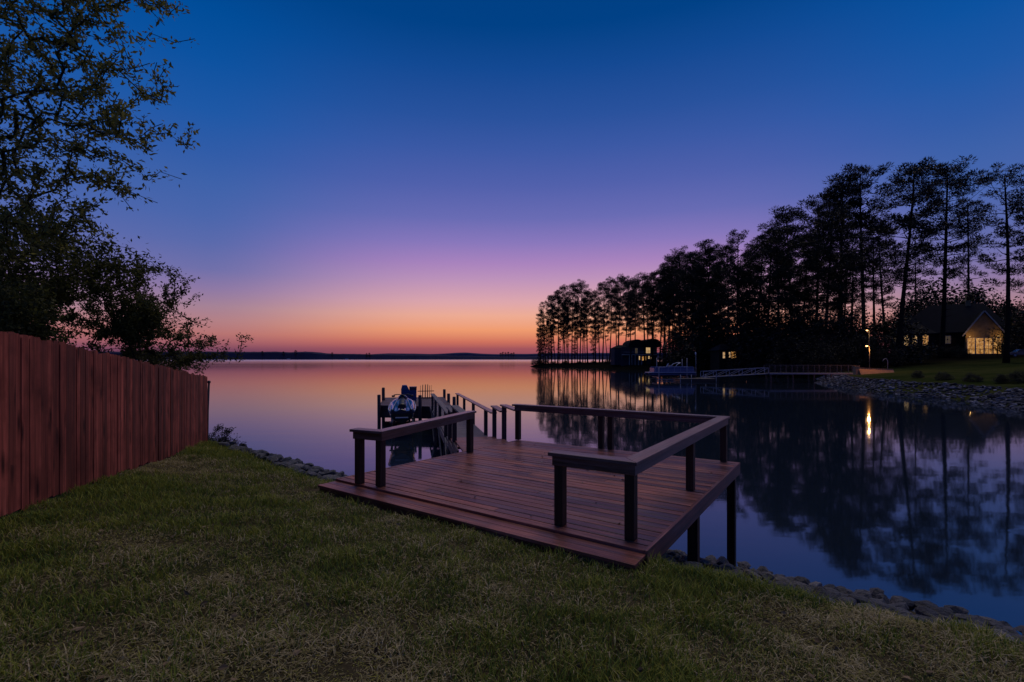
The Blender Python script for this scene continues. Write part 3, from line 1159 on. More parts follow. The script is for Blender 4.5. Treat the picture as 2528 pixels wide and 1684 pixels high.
# ---------------------------------------------------------------- riprap rocks
def rock_mesh(seed):
    import bmesh
    r = random.Random(seed)
    bm = bmesh.new()
    bmesh.ops.create_icosphere(bm, subdivisions=2, radius=.5)
    o = V((r.uniform(0, 50), r.uniform(0, 50), r.uniform(0, 50)))
    cuts = [(V((r.gauss(0, 1), r.gauss(0, 1), r.gauss(0, 1))).normalized(), r.uniform(.20, .38)) for _ in range(11)]
    for v in bm.verts:
        p = v.co.copy()
        for n_, c_ in cuts:
            e = p.dot(n_) - c_
            if e > 0: p -= n_ * e
        p *= 1 + .09 * noise.noise(p * 3 + o)
        v.co = V((p.x * 1.2, p.y * .95, p.z * .72))
    me = bpy.data.meshes.new('rock')
    bm.to_mesh(me)
    bm.free()
    me.materials.append(M['rock'])
    return me


rocks = [rock_mesh(k) for k in range(10)]
rr = random.Random(11)


cand = []


def rock_band(s0, s1, step, lab, grp, smin, smax):
    s = s0
    while s < s1:
        dc, ds = float(crest(s)), float(shore(s))
        d = dc + rr.uniform(-.08, .2)
        while d < ds + .35:
            ss = s + rr.uniform(-.5, .5) * step
            p = D0 + DS * ss + DN * d
            size = rr.uniform(smin, smax) * (1.25 if rr.random() < .15 else 1)
            z = max(float(near_z(p.x, p.y)), -.2) + size * rr.uniform(.02, .38)
            M4 = Matrix.LocRotScale(V((p.x, p.y, z)), Matrix.Rotation(rr.uniform(0, 6.28), 3, 'Z') @ Matrix.Rotation(rr.uniform(-.5, .5), 3, 'X'),
                                    V((size * rr.uniform(.85, 1.2), size * rr.uniform(.8, 1.1), size * rr.uniform(.75, 1.15))))
            if not (-5.2 < ss < -1.6):
                cand.append((size / p.length, M4, rr.randrange(10), lab, grp))
            d += step * rr.uniform(.75, 1.25)
        s += step


rock_band(-1.6, 8.6, .27, 'grey riprap rock on the bank to the right of the deck', 'riprap rocks right of the deck', .15, .36)
rock_band(-17.5, -5.0, .34, 'dark riprap rock on the bank between the fence and the deck', 'riprap rocks left of the deck', .16, .36)
cand.sort(key=lambda c: -c[0])
for _, M4, k, lab, grp in cand[:300]:
    o = bpy.data.objects.new('rock', rocks[k])
    o.matrix_world = M4
    tag(link(o), lab, 'rock', grp)
rest = MB()
for _, M4, k, lab, grp in cand[300:]:
    i0 = len(rest.v)
    rest.v += [tuple(M4 @ v.co) for v in rocks[k].vertices]
    for pg in rocks[k].polygons:
        rest.f.append(tuple(i0 + q for q in pg.vertices))
        rest.uv += [(0, 0)] * 3
        rest.r.append(.5)
        rest.sm.append(False)
tag(rest.build('riprap', M['rock']), 'smaller dark stones packed between the riprap rocks of the near bank', 'riprap', kind='stuff')
p = at(1677, 1367, 0.0)
o = bpy.data.objects.new('rock', rocks[2])
o.location = (p.x, p.y, .0); o.scale = (.34, .26, .2)
tag(link(o), 'small lone rock breaking the water under the right edge of the deck', 'rock')

# ---------------------------------------------------------------- broadleaf trees behind the fence
def grow(trunk, targets, seed, step=.34, sag=.0, twig=.006, power=2.4, maxr=9, tscale=1.0):
    """limbs reach out to every target from the nearest existing branch; returns tubes mesh builder and twig ends"""
    r = random.Random(seed)
    pos = [V(p) for p in trunk]
    par = [-1] + list(range(len(trunk) - 1))
    root = pos[-1]
    targets = sorted(targets, key=lambda q: (V(q) - root).length)
    P = np.array([tuple(p) for p in pos])
    ends = []
    for q in targets:
        q = V(q)
        d2 = ((P - np.array(q)) ** 2).sum(1)
        # prefer joining lower, older wood a little
        k = int(np.argmin(d2))
        a = pos[k]
        L = (q - a).length
        n_ = max(1, int(L / step))
        prev = k
        bend = V((r.gauss(0, 1), r.gauss(0, 1), r.gauss(.3, .8))) * L * .12
        for i in range(1, n_ + 1):
            f = i / n_
            p = a.lerp(q, f) + bend * (4 * f * (1 - f)) + V((r.gauss(0, 1), r.gauss(0, 1), r.gauss(0, 1))) * .03 * min(1, L)
            p.z -= sag * f * f * L
            pos.append(p)
            par.append(prev)
            prev = len(pos) - 1
        P = np.array([tuple(p) for p in pos])
        ends.append(prev)
    n = len(pos)
    area = [0.0] * n
    ch = [[] for _ in range(n)]
    for i in range(n):
        if par[i] >= 0: ch[par[i]].append(i)
    for i in range(n - 1, -1, -1):
        if not ch[i]: area[i] = twig ** power
        else: area[i] = sum(area[c] for c in ch[i])
    rad = [min(a ** (1 / power) * tscale, maxr) for a in area]
    mb = MB()
    done = set()
    # chains follow the thickest child
    stack = [0]
    while stack:
        i = stack.pop()
        chain = [i]
        while ch[chain[-1]]:
            cs = sorted(ch[chain[-1]], key=lambda c: -area[c])
            for c in cs[1:]: stack.append((chain[-1], c)) if False else stack.append(c)
            chain.append(cs[0])
        pts = [pos[k] for k in chain]
        rs = [rad[k] for k in chain]
        if par[i] >= 0:
            pts = [pos[par[i]]] + pts
            rs = [rs[0]] + rs
        if len(pts) > 1:
            mb.tube(pts, rs, 7 if rs[0] > .04 else (5 if rs[0] > .015 else 4), cap=False)
    return mb, pos, par, ends


def leafy(name, seed, trunk, targets, mat_leaf, bark, label, group=None, nleaf=22, L=(.07, .12), W=.36, spread=.22, droop=.15, twig=.006, tscale=1.0, back=4, step=.34):
    base = V(trunk[0])
    mb, pos, par, ends = grow(trunk, targets, seed, twig=twig, tscale=tscale, step=step)
    t = thing(name, label, 'tree' if 'tree' in name else 'shrub', tuple(base), group)
    mb.build('trunk', bark, t, origin=tuple(base))
    rg = np.random.default_rng(seed)
    C, Dv = [], []
    for e in ends:
        k = e
        for b in range(back):
            p, q = pos[k], pos[par[k]] if par[k] >= 0 else pos[k]
            d_ = (p - q)
            m_ = max(2, int(nleaf * (1 - .2 * b)))
            f = rg.uniform(0, 1, (m_, 1))
            c = np.array(q) * (1 - f) + np.array(p) * f + rg.normal(size=(m_, 3)) * spread * .45
            C.append(c)
            dn = np.array(d_.normalized()) if d_.length > 1e-6 else np.zeros(3)
            Dv.append(dn * .6 + rg.normal(size=(m_, 3)) * .8 - np.array([0, 0, droop]))
            k = par[k]
            if k < 0: break
    C, Dv = np.concatenate(C), np.concatenate(Dv)
    Ls = rg.uniform(L[0], L[1], len(C))
    v = cards(rg, C, Dv, Ls, Ls * W) - np.array(base)
    o = bpy.data.objects.new('crown', poly_mesh('crown', v, 4, mat_leaf, rg.uniform(0, 1, len(C)) ** 1.5))
    link(o, t)
    return t


def inside(poly, x, y):
    c = False
    j = len(poly) - 1
    for i in range(len(poly)):
        (xi, yi), (xj, yj) = poly[i], poly[j]
        if (yi > y) != (yj > y) and x < (xj - xi) * (y - yi) / (yj - yi) + xi: c = not c
        j = i
    return c


def targets_outline(poly, d0, d1, n, seed):
    """crown points for a silhouette of the given outline, spread over a real depth"""
    r = random.Random(seed)
    us, vs = [p[0] for p in poly], [p[1] for p in poly]
    res = []
    while len(res) < n:
        u, v = r.uniform(min(us), max(us)), r.uniform(min(vs), max(vs))
        if not inside(poly, u, v): continue
        cd = (d0 + d1) / 2
        p = atd(u, v, cd)
        p.y = r.uniform(d0, d1)
        res.append(p)
    return res


# tall oak whose limbs reach in over the fence
polyA = [(-420, -260), (300, -260), (420, -20), (432, 30), (335, 60), (300, 95), (385, 140), (430, 185), (436, 225), (392, 262), (436, 285), (420, 330), (350, 345),
         (395, 400), (388, 425), (300, 440), (392, 470), (385, 520), (270, 520), (240, 580), (110, 640), (-120, 640), (-420, 420)]
leafy('oak_tree', 21, [(-12.6, 9.4, 2.3), (-12.5, 9.4, 4.0), (-12.3, 9.5, 5.6), (-11.9, 9.6, 7.0)], targets_outline(polyA, 8.8, 10.6, 1350, 5), M['leaf_oak'], M['bark_light'],
      'tall spreading broadleaf tree reaching in over the fence from the upper left', nleaf=10, L=(.07, .14), spread=.15, twig=.0068, back=3, W=.42)
polyB = [(-220, 560), (60, 560), (200, 560), (250, 600), (345, 640), (330, 690), (230, 715), (130, 740), (60, 800), (-220, 810)]
leafy('shade_tree', 22, [(-12.35, 12.6, 2.0), (-12.3, 12.6, 3.8), (-12.2, 12.6, 5.2)], targets_outline(polyB, 11.2, 14.0, 330, 6), M['leaf_dark'], M['bark'],
      'dense dark broadleaf tree with a thick trunk behind the near half of the fence', nleaf=24, L=(.08, .15), W=.45, spread=.36, twig=.007, back=3)
polyC = [(205, 640), (330, 622), (385, 632), (420, 676), (478, 680), (475, 690), (430, 705), (440, 740), (455, 775), (470, 785), (500, 822), (580, 826), (560, 850), (555, 895),
         (520, 905), (440, 905), (330, 890), (205, 870), (120, 850), (120, 740)]
leafy('shore_tree', 23, [(-11.2, 14.8, 1.4), (-11.1, 14.8, 2.6), (-11.0, 14.8, 3.9)], targets_outline(polyC, 13.6, 16.2, 500, 8), M['leaf_shore'], M['bark_light'],
      'low spreading tree leaning out over the water past the end of the fence', nleaf=14, L=(.07, .13), W=.42, spread=.13, twig=.007, back=3)
polyD = [(300, 750), (350, 740), (395, 760), (405, 800), (380, 825), (300, 825), (285, 790)]
leafy('evergreen_shrub', 24, [(-10.3, 13.5, 1.8), (-10.3, 13.5, 3.2)], targets_outline(polyD, 12.8, 14.2, 60, 9), M['leaf_dark'], M['bark'],
      'rounded dark evergreen shrub showing above the middle of the fence', nleaf=70, L=(.07, .12), W=.4, spread=.28, twig=.006, back=2)
polyE = [(-60, 690), (60, 700), (110, 760), (90, 850), (-60, 850)]
leafy('broadleaf_shrub', 25, [(-10.4, 10.0, 2.1), (-10.4, 10.0, 3.6)], targets_outline(polyE, 9.2, 10.8, 90, 10), M['leaf_dark'], M['bark'],
      'leafy green shrub over the fence top at the left edge of the picture', nleaf=50, L=(.07, .12), W=.45, spread=.26, twig=.006, back=2)
polyF = [(505, 1062), (540, 1052), (575, 1075), (600, 1098), (606, 1122), (590, 1132), (560, 1130), (505, 1112)]
leafy('bank_shrub', 26, [(-7.95, 13.55, 1.2), (-7.95, 13.55, 1.5)], targets_outline(polyF, 13.0, 14.1, 90, 12), M['leaf_under'], M['bark'],
      'small dark twiggy shrub on the bank at the foot of the fence end', nleaf=9, L=(.05, .09), W=.32, spread=.1, twig=.004, back=3, step=.12)
polyG = [(330, 850), (480, 880), (500, 910), (420, 930), (330, 910)]
leafy('waterside_shrub', 27, [(-11.6, 15.9, .9), (-11.6, 15.9, 2.2)], targets_outline(polyG, 15.2, 16.8, 60, 13), M['leaf_shore'], M['bark'],
      'low leafy shrub behind the fence top close to the water', nleaf=22, L=(.07, .12), W=.4, spread=.22, twig=.005, back=3)

# ---------------------------------------------------------------- far bank (right side and the wooded point)
SH = np.array([(46, 24), (38.8, 36.6), (42.0, 44.7), (43.2, 58.8), (46, 70), (49.5, 78.5), (55, 84), (60, 95), (62, 108), (58, 125), (52, 145), (45, 165), (37, 186),
               (25, 215), (13, 232), (9, 240), (13, 250), (40, 266), (95, 272), (180, 300), (420, 420), (420, -60), (110, -30), (62, 8)], float)


def far_sd(x, y):
    x, y = np.asarray(x, float), np.asarray(y, float)
    best = np.full(x.shape, 1e9)
    ins = np.zeros(x.shape, bool)
    n = len(SH)
    for i in range(n):
        ax_, ay_ = SH[i]
        bx, by = SH[(i + 1) % n]
        ex, ey = bx - ax_, by - ay_
        t = np.clip(((x - ax_) * ex + (y - ay_) * ey) / (ex * ex + ey * ey), 0, 1)
        best = np.minimum(best, np.hypot(x - ax_ - t * ex, y - ay_ - t * ey))
        c = ((ay_ > y) != (by > y)) & (x < (bx - ax_) * (y - ay_) / ((by - ay_) if by != ay_ else 1e-9) + ax_)
        ins ^= c
    return np.where(ins, best, -best)


def far_z(x, y):
    d = far_sd(x, y)
    x, y = np.asarray(x, float), np.asarray(y, float)
    near = np.clip(np.maximum((118 - y) / 40, (x - 82) / 15), 0, 1)
    z = np.where(d < 0, np.maximum(d * .35, -2.5), np.interp(d, [0, 3.2, 4.2, 12, 34, 60, 90, 200], [0, 1.15, 1.3, 2.0, 3.3, 4.8, 5.7, 7.0]))
    z2 = np.where(d < 0, np.maximum(d * .35, -2.5), np.interp(d, [0, 1.5, 6, 30, 200], [0, .9, 1.5, 2.4, 3.0]))
    return z * near + z2 * (1 - near) + .06 * np.sin(x * .9) * np.sin(y * .7) * (d > 3)


def fz(x, y): return float(far_z(np.array([x]), np.array([y]))[0])


def far_ground_mat():
    m, nt, nd, ln, bs = nodes_of('far_lawn')
    tc = nd.new('ShaderNodeTexCoord')
    a = noise_n(nt, tc.outputs['Object'], .25, 5, .6)
    c = ramp_n(nt, a, [(.35, (.018, .028, .008)), (.6, (.036, .042, .014))])
    b = noise_n(nt, tc.outputs['Object'], 3, 4, .7)
    c = mixc(nt, 1.0, c, math_n(nt, 'MULTIPLY_ADD', b, 1.2, .4), 'MULTIPLY')
    # woodland floor on the point is leaf litter
    sp = nd.new('ShaderNodeSeparateXYZ')
    ln.new(tc.outputs['Object'], sp.inputs[0])
    mr = nd.new('ShaderNodeMapRange')
    mr.inputs['From Min'].default_value = 92
    mr.inputs['From Max'].default_value = 112
    ln.new(sp.outputs[1], mr.inputs['Value'])
    c = mixc(nt, mr.outputs[0], c, (.010, .009, .007))
    ln.new(c, bs.inputs['Base Color'])
    bs.inputs['Roughness'].default_value = .95
    bs.inputs['Specular IOR Level'].default_value = 0
    return m


xs = np.concatenate([np.arange(0, 110, 1.6), np.arange(110, 430, 12)])
ys = np.concatenate([np.arange(-40, 22, 8), np.arange(22, 110, 1.6), np.arange(110, 290, 2.6), np.arange(290, 430, 12)])
tag(link(bpy.data.objects.new('far_bank', grid_mesh('far_bank', xs, ys, far_z, far_ground_mat()))), kind='structure')

# riprap along the far bank: one mass of stone
V0, L0_, S0_ = [], [], []   # corners, loops, tone of each stone
rb = []
for me in rocks[:4]:
    vv_ = np.zeros(len(me.vertices) * 3); me.vertices.foreach_get('co', vv_)
    ff = np.array([p.vertices[:] for p in me.polygons])
    rb.append((vv_.reshape(-1, 3), ff))
rg = np.random.default_rng(41)
cnt = 0
vo = 0
while cnt < 4400:
    i = rg.integers(0, 7)
    f = rg.uniform()
    a, b = SH[i], SH[i + 1]
    p = a * (1 - f) + b * f
    nrm = np.array([(b - a)[1], -(b - a)[0]]); nrm /= np.linalg.norm(nrm)
    p = p + nrm * rg.uniform(-.4, 3.5)
    v_, f_ = rb[rg.integers(0, 4)]
    sc = rg.uniform(.18, .5) * (1.5 if rg.uniform() < .08 else 1)
    an = rg.uniform(0, 6.28)
    R_ = np.array([[math.cos(an), -math.sin(an), 0], [math.sin(an), math.cos(an), 0], [0, 0, 1]])
    q = (v_ * np.array([sc, sc * .9, sc * .95])) @ R_.T + np.array([p[0], p[1], fz(p[0], p[1]) + sc * .12])
    S0_.append(np.full(len(f_), rg.uniform())); V0.append(q); L0_.append((f_ + vo).ravel()); vo += len(q); cnt += 1
V0 = np.concatenate(V0); L0_ = np.concatenate(L0_)
rp = bpy.data.objects.new('riprap', mesh_np('riprap', V0, L0_, np.arange(len(L0_) // 3) * 3, M['far_rock'], np.concatenate(S0_)))
tag(link(rp), 'pale blue grey riprap heaped along the far right shore', 'riprap', kind='stuff')

# ---------------------------------------------------------------- pines
def pine_proto(seed, H, cb, R, nl, clump=1.0, top=.9, nblade=60, lean=0.0):
    r = random.Random(seed)
    rg = np.random.default_rng(seed)
    mb = MB()
    k = 12
    ph = r.uniform(0, 6)
    cen = lambda z: V((.012 * H * math.sin(z / H * 3 + ph) + lean * z, .010 * H * math.sin(z / H * 2.3 + ph * 2), z))
    zs = [H * i / k for i in range(k + 1)]
    rad = [.0098 * H * (1 - .82 * (i / k) ** 1.1) + .0008 * H + (.004 * H if i == 0 else 0) for i in range(k + 1)]
    mb.tube([cen(z) for z in zs], rad, 8)
    C = []
    for i in range(nl):
        f = i / (nl - 1)
        t = cb + (1 - cb) * (f ** .85)
        t = min(.985, t + r.uniform(-.02, .02))
        z = t * H
        az = i * 2.39996 + r.uniform(-.5, .5)
        x = (t - cb) / (1 - cb)
        prof = (.55 + .9 * x) if x < .45 else (.95 + .05 * math.sin(x * 9)) * (1 - ((x - .45) / .62) ** 2.2 * top)
        L = R * max(prof, .18) * r.uniform(.55, 1.15)
        rise = (.08 + .95 * x) * L * r.uniform(.5, 1.2)
        p0 = cen(z)
        dirv = V((math.cos(az), math.sin(az), 0))
        mid_ = p0 + dirv * L * .5 + UP * (rise * .28 + r.uniform(-.04, .04) * L)
        tip_ = p0 + dirv * L + UP * rise
        rr_ = .0028 * H * (1 - .55 * x) + .0006 * H
        mb.tube([p0, p0.lerp(mid_, .5) + UP * .02 * L, mid_, tip_], [rr_, rr_ * .8, rr_ * .6, rr_ * .2], 5, cap=False)
        nc = max(2, int(L / (.055 * H)) + 1)
        for c in range(nc):
            g_ = .42 + .58 * (c + r.uniform(.2, .9)) / nc
            q = p0.lerp(tip_, g_) if g_ > .5 else p0.lerp(mid_, g_ * 2)
            side = V((-dirv.y, dirv.x, 0)) * r.uniform(-1, 1) * L * .30 * (1.1 - .3 * g_)
            q2 = q + side + UP * r.uniform(-.005, .03) * H
            if side.length > .03 * H:
                mb.tube([q, q2], [rr_ * .35, rr_ * .12], 4, cap=False)
            C.append((q2, r.uniform(.022, .040) * H * clump))
    for i in range(7):                                   # dead stubs below the crown
        z = H * r.uniform(cb * .45, cb)
        az = r.uniform(0, 6.28)
        p0 = cen(z)
        mb.tube([p0, p0 + V((math.cos(az), math.sin(az), r.uniform(-.2, .3))) * H * r.uniform(.02, .07)], [.002 * H, .0006 * H], 4, cap=False)
    P, D_ = [], []
    for c, rc in C:
        m_ = int(nblade * 1.75)
        u = rg.normal(size=(m_, 3))
        u /= np.linalg.norm(u, axis=1, keepdims=True)
        rr2 = rg.uniform(0, 1, (m_, 1)) ** .5
        P.append(np.array(c) + u * rr2 * rc * np.array([1, 1, .55]))
        D_.append(u + np.array([0, 0, .45]) + rg.normal(size=(m_, 3)) * .4)
    P, D_ = np.concatenate(P), np.concatenate(D_)
    Lb = rg.uniform(.008, .017, len(P)) * H
    v = tris(rg, P, D_, Lb, Lb * rg.uniform(.22, .42, len(P)))
    tm = mb.mesh('trunk', M['bark'])
    cm = poly_mesh('crown', v, 3, M['needles'], rg.uniform(0, 1, len(P)))
    return tm, cm, H


PR = {
    'tall': pine_proto(1, 30, .42, 5.0, 42, 1.15, nblade=75),
    'tall2': pine_proto(2, 30, .48, 4.8, 38, 1.2, nblade=75),
    'broad': pine_proto(3, 30, .38, 5.6, 42),
    'dense': pine_proto(4, 30, .26, 5.0, 54, 1.15, nblade=85),
    'dense2': pine_proto(5, 30, .32, 4.4, 50, 1.2, nblade=85),
    'slim': pine_proto(6, 30, .40, 3.6, 36, 1.15, nblade=75),
    'open': pine_proto(7, 30, .36, 4.6, 30, .95, nblade=50),
    'low': pine_proto(8, 30, .18, 4.0, 52, 1.1, nblade=70),
}
ALT = {
    'tall': pine_proto(11, 30, .44, 5.0, 40, 1.2, nblade=75, lean=.02), 'broad': pine_proto(13, 30, .34, 5.2, 46, 1.1, lean=-.015),
    'dense': pine_proto(14, 30, .30, 4.8, 50, 1.2, lean=.015, nblade=75), 'dense2': pine_proto(15, 30, .22, 4.6, 52, 1.1, nblade=75),
    'open': pine_proto(17, 30, .42, 4.8, 26, 1.0, lean=-.03, nblade=55), 'low': pine_proto(18, 30, .12, 3.6, 54, 1.2, lean=.02),
    'tall2': pine_proto(12, 30, .40, 4.6, 38, 1.15, nblade=75, lean=-.025), 'slim': pine_proto(16, 30, .36, 3.8, 36, 1.2, nblade=70, lean=.025),
}
rp_ = random.Random(77)


def pine(u, topv, Y, kind, label, group=None, wide=1.0, name='pine_tree'):
    x = (u - CX) / F * Y
    gz = fz(x, Y) - .15
    tm, cm, H = (PR if rp_.random() < .55 else ALT)[kind]
    hgt = ZC - (topv - HY) / F * Y - gz
    t = thing(name, label, 'pine tree', (x, Y, gz), group, rp_.uniform(0, 6.28))
    t.rotation_euler.x, t.rotation_euler.y = rp_.gauss(0, .022), rp_.gauss(0, .022)
    s = hgt / H / 1.07                                   # the top shoots stand above the trunk tip
    t.scale = (s * wide, s * wide, s)
    link(bpy.data.objects.new('trunk', tm), t)
    link(bpy.data.objects.new('crown', cm), t)
    return t


# the big pines by the house, each one can be told by its place
for u, v, Y, k, w, lab in (
        (2484, 408, 92, 'open', 1.15, 'thick dark pine rising at the far right edge in front of the parked car'),
        (2550, 425, 98, 'broad', 1.0, 'pine cut off by the right edge of the picture'),
        (2318, 400, 126, 'tall', 1.15, 'tall straight pine with a slim bare trunk right in front of the house roof'),
        (2222, 396, 104, 'slim', 1.2, 'tall pine with a thick pale lower trunk left of the three lit windows'),
        (2125, 400, 150, 'broad', 1.1, 'tallest broad crowned pine just left of the upper lamp'),
        (2075, 440, 152, 'dense2', 1.25, 'broad pine with its trunk near the shore end of the pier'),
        (2010, 478, 154, 'broad', 1.1, 'dense pine standing behind the middle of the pier'),
        (1955, 512, 156, 'dense2', 1.15, 'pine with a leaning crown behind the top of the gangway'),
        (2185, 520, 160, 'broad', .9, 'pine standing between the lamps and the house'),
        (2400, 470, 180, 'open', .9, 'pine with a thin open crown behind the lit gable')):
    pine(u, v, Y, k, lab, None, w)
g1 = 'pines of the dark row behind the pier'
for u, v, Y, k in ((1870, 585, 118, 'broad'), (1835, 568, 126, 'open'), (1925, 560, 112, 'tall'), (2040, 500, 112, 'broad'),
                   (1795, 600, 130, 'dense2'), (1850, 660, 138, 'low'), (2100, 560, 120, 'open'), (2160, 560, 165, 'open'), (2265, 600, 172, 'open'),
                   (1880, 720, 120, 'low'), (1895, 560, 124, 'dense'), (1985, 570, 120, 'dense2'), (1815, 640, 120, 'dense'), (1940, 640, 128, 'broad'), (2015, 600, 124, 'dense'), (1850, 610, 140, 'dense2'), (2085, 620, 118, 'dense'), (1965, 700, 115, 'low'), (2060, 720, 118, 'low')):
    pine(u, v, Y, k, 'dark pine in the dense row behind the pier and gangway', g1, rp_.uniform(.9, 1.1))
g2 = 'pines behind the pontoon boat'
for u, v, Y, k in ((1765, 592, 140, 'dense'), (1735, 610, 150, 'broad'), (1705, 618, 150, 'dense2'), (1680, 608, 158, 'broad'), (1655, 630, 166, 'tall'), (1720, 660, 160, 'tall2'),
                   (1630, 648, 172, 'broad'), (1610, 668, 176, 'tall2'), (1590, 672, 182, 'broad'), (1690, 700, 168, 'low'), (1725, 640, 158, 'dense'), (1775, 650, 142, 'dense2'), (1700, 660, 172, 'broad'), (1670, 690, 176, 'dense'), (1645, 660, 182, 'dense'), (1750, 690, 150, 'low'), (1640, 690, 180, 'tall2'),
                   (1780, 700, 146, 'low'), (1600, 700, 200, 'tall'), (1665, 660, 186, 'tall')):
    pine(u, v, Y, k, 'tall dark pine in the woods behind the pontoon boat', g2, rp_.uniform(.85, 1.1))
g3 = 'pines at the tip of the point'
for u, v, Y, k in ((1568, 690, 196, 'tall'), (1545, 682, 206, 'broad'), (1560, 720, 178, 'tall'), (1612, 700, 176, 'slim'), (1528, 676, 212, 'tall'), (1505, 686, 212, 'tall2'), (1488, 694, 218, 'tall'), (1555, 720, 224, 'tall2'),
                   (1470, 712, 222, 'slim'), (1452, 716, 226, 'tall'), (1432, 690, 228, 'broad'), (1412, 698, 230, 'tall'), (1395, 704, 234, 'tall2'), (1376, 716, 236, 'tall'),
                   (1360, 726, 238, 'slim'), (1347, 742, 240, 'open'), (1334, 762, 242, 'low'), (1520, 705, 234, 'slim'), (1440, 730, 240, 'slim'), (1405, 735, 246, 'tall'),
                   (1370, 750, 246, 'tall2'), (1480, 740, 244, 'slim'), (1330, 800, 240, 'low'), (1352, 790, 244, 'low'), (1388, 745, 250, 'slim'), (1342, 800, 236, 'low'), (1362, 800, 240, 'low'), (1400, 770, 238, 'open'), (1420, 790, 236, 'low'), (1445, 760, 234, 'open'), (1466, 780, 236, 'low'), (1500, 760, 238, 'open'), (1380, 830, 232, 'low'), (1424, 745, 252, 'slim')):
    pine(u, v, Y, k, 'slender pine in the row at the tip of the wooded point', g3, rp_.uniform(.75, .95))


# understorey: leafy trees and bushes, each on its own
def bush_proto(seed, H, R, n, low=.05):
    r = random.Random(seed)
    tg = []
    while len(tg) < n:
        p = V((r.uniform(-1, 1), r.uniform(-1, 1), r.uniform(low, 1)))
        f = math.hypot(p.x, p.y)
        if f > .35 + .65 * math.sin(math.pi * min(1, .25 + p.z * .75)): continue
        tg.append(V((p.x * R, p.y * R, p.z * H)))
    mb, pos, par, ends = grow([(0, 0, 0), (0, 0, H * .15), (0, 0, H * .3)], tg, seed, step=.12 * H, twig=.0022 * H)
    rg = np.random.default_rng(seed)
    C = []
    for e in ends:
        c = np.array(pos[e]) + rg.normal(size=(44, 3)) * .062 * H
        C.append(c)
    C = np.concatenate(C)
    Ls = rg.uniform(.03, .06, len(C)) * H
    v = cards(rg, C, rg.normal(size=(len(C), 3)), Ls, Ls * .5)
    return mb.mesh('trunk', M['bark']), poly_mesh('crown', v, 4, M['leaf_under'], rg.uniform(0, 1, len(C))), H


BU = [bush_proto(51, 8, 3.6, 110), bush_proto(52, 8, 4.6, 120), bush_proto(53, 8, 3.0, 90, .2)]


def bush(u, topv, Y, k, label, group, name='understorey_tree', cat='tree', wide=1.0):
    x = (u - CX) / F * Y
    gz = fz(x, Y) - .1
    tm, cm, H = BU[k]
    hgt = max(1.0, ZC - (topv - HY) / F * Y - gz)
    t = tag(thing(name, label, cat, (x, Y, gz), group, rp_.uniform(0, 6.28)))
    s = hgt / H
    t.scale = (s * wide, s * wide, s)
    link(bpy.data.objects.new('trunk', tm), t)
    link(bpy.data.objects.new('crown', cm), t)
    return t


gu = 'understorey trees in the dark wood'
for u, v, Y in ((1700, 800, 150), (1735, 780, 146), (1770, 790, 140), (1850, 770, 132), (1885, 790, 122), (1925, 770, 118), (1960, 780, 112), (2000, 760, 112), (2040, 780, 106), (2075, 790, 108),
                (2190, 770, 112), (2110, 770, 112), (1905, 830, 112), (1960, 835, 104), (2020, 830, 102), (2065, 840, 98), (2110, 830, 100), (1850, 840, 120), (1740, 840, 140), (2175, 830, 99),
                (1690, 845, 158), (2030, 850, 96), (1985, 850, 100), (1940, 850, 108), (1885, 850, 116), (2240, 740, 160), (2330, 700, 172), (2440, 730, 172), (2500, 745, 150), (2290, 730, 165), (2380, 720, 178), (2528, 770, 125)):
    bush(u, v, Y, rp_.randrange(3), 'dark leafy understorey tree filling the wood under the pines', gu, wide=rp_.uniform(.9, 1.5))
gs = 'low shrubs on the point'
for u, v, Y in ((1325, 886, 238), (1340, 884, 236), (1365, 892, 233), (1395, 890, 230), (1430, 892, 224), (1465, 890, 216), (1500, 888, 208), (1535, 893, 198), (1640, 880, 178), (1665, 875, 170)):
    bush(u, v, Y, rp_.randrange(3), 'low dark shrub at the waterline of the wooded point', gs, 'shore_shrub', 'shrub', wide=rp_.uniform(1.6, 2.6))
gr = 'shrubs along the riprap edge'
for u, v, Y in ((2265, 915, 60), (2330, 925, 55), (2400, 928, 51), (2470, 925, 48), (2515, 915, 47)):
    bush(u, v, Y, rp_.randrange(3), 'small dark shrub between the far lawn and the riprap', gr, 'riprap_shrub', 'shrub', wide=1.5)

gh = 'shrubs before the lit house'
for u, v, Y in ((2228, 862, 124), (2252, 864, 123), (2278, 864, 122), (2305, 854, 124), (2330, 857, 122), (2358, 854, 120), (2492, 848, 112), (2385, 864, 116)):
    bush(u, v, Y, rp_.randrange(3), 'dark clipped shrub in the bed in front of the lit house', gh, 'bed_shrub', 'shrub', wide=1.3)

# ---------------------------------------------------------------- houses
M['roof'] = plain('slate_shingles', (.008, .011, .018), .85, var=.4, scale=1.5)
M['siding'] = plain('dark_siding', (.018, .015, .013), .85, var=.3, scale=2)
M['stone'] = plain('tan_stone_cladding', (.22, .16, .09), .85, var=.6, scale=1.6, bump=.6)
M['trim'] = plain('pale_trim', (.34, .33, .32), .6, var=.1)
M['lit'] = window_mat('lit_room', (1.0, .55, .19), (.60, .25, .05), .6, 1.5)
M['lit_pale'] = window_mat('lit_lamp_window', (1.0, .75, .42), (.75, .40, .14), .65, 2.2)
M['lit_dim'] = plain('dim_window', (.02, .02, .02), .1, emit=(.5, .36, .2), estr=.08)


def wpt(u, v, Y): return atd(u, v, Y)


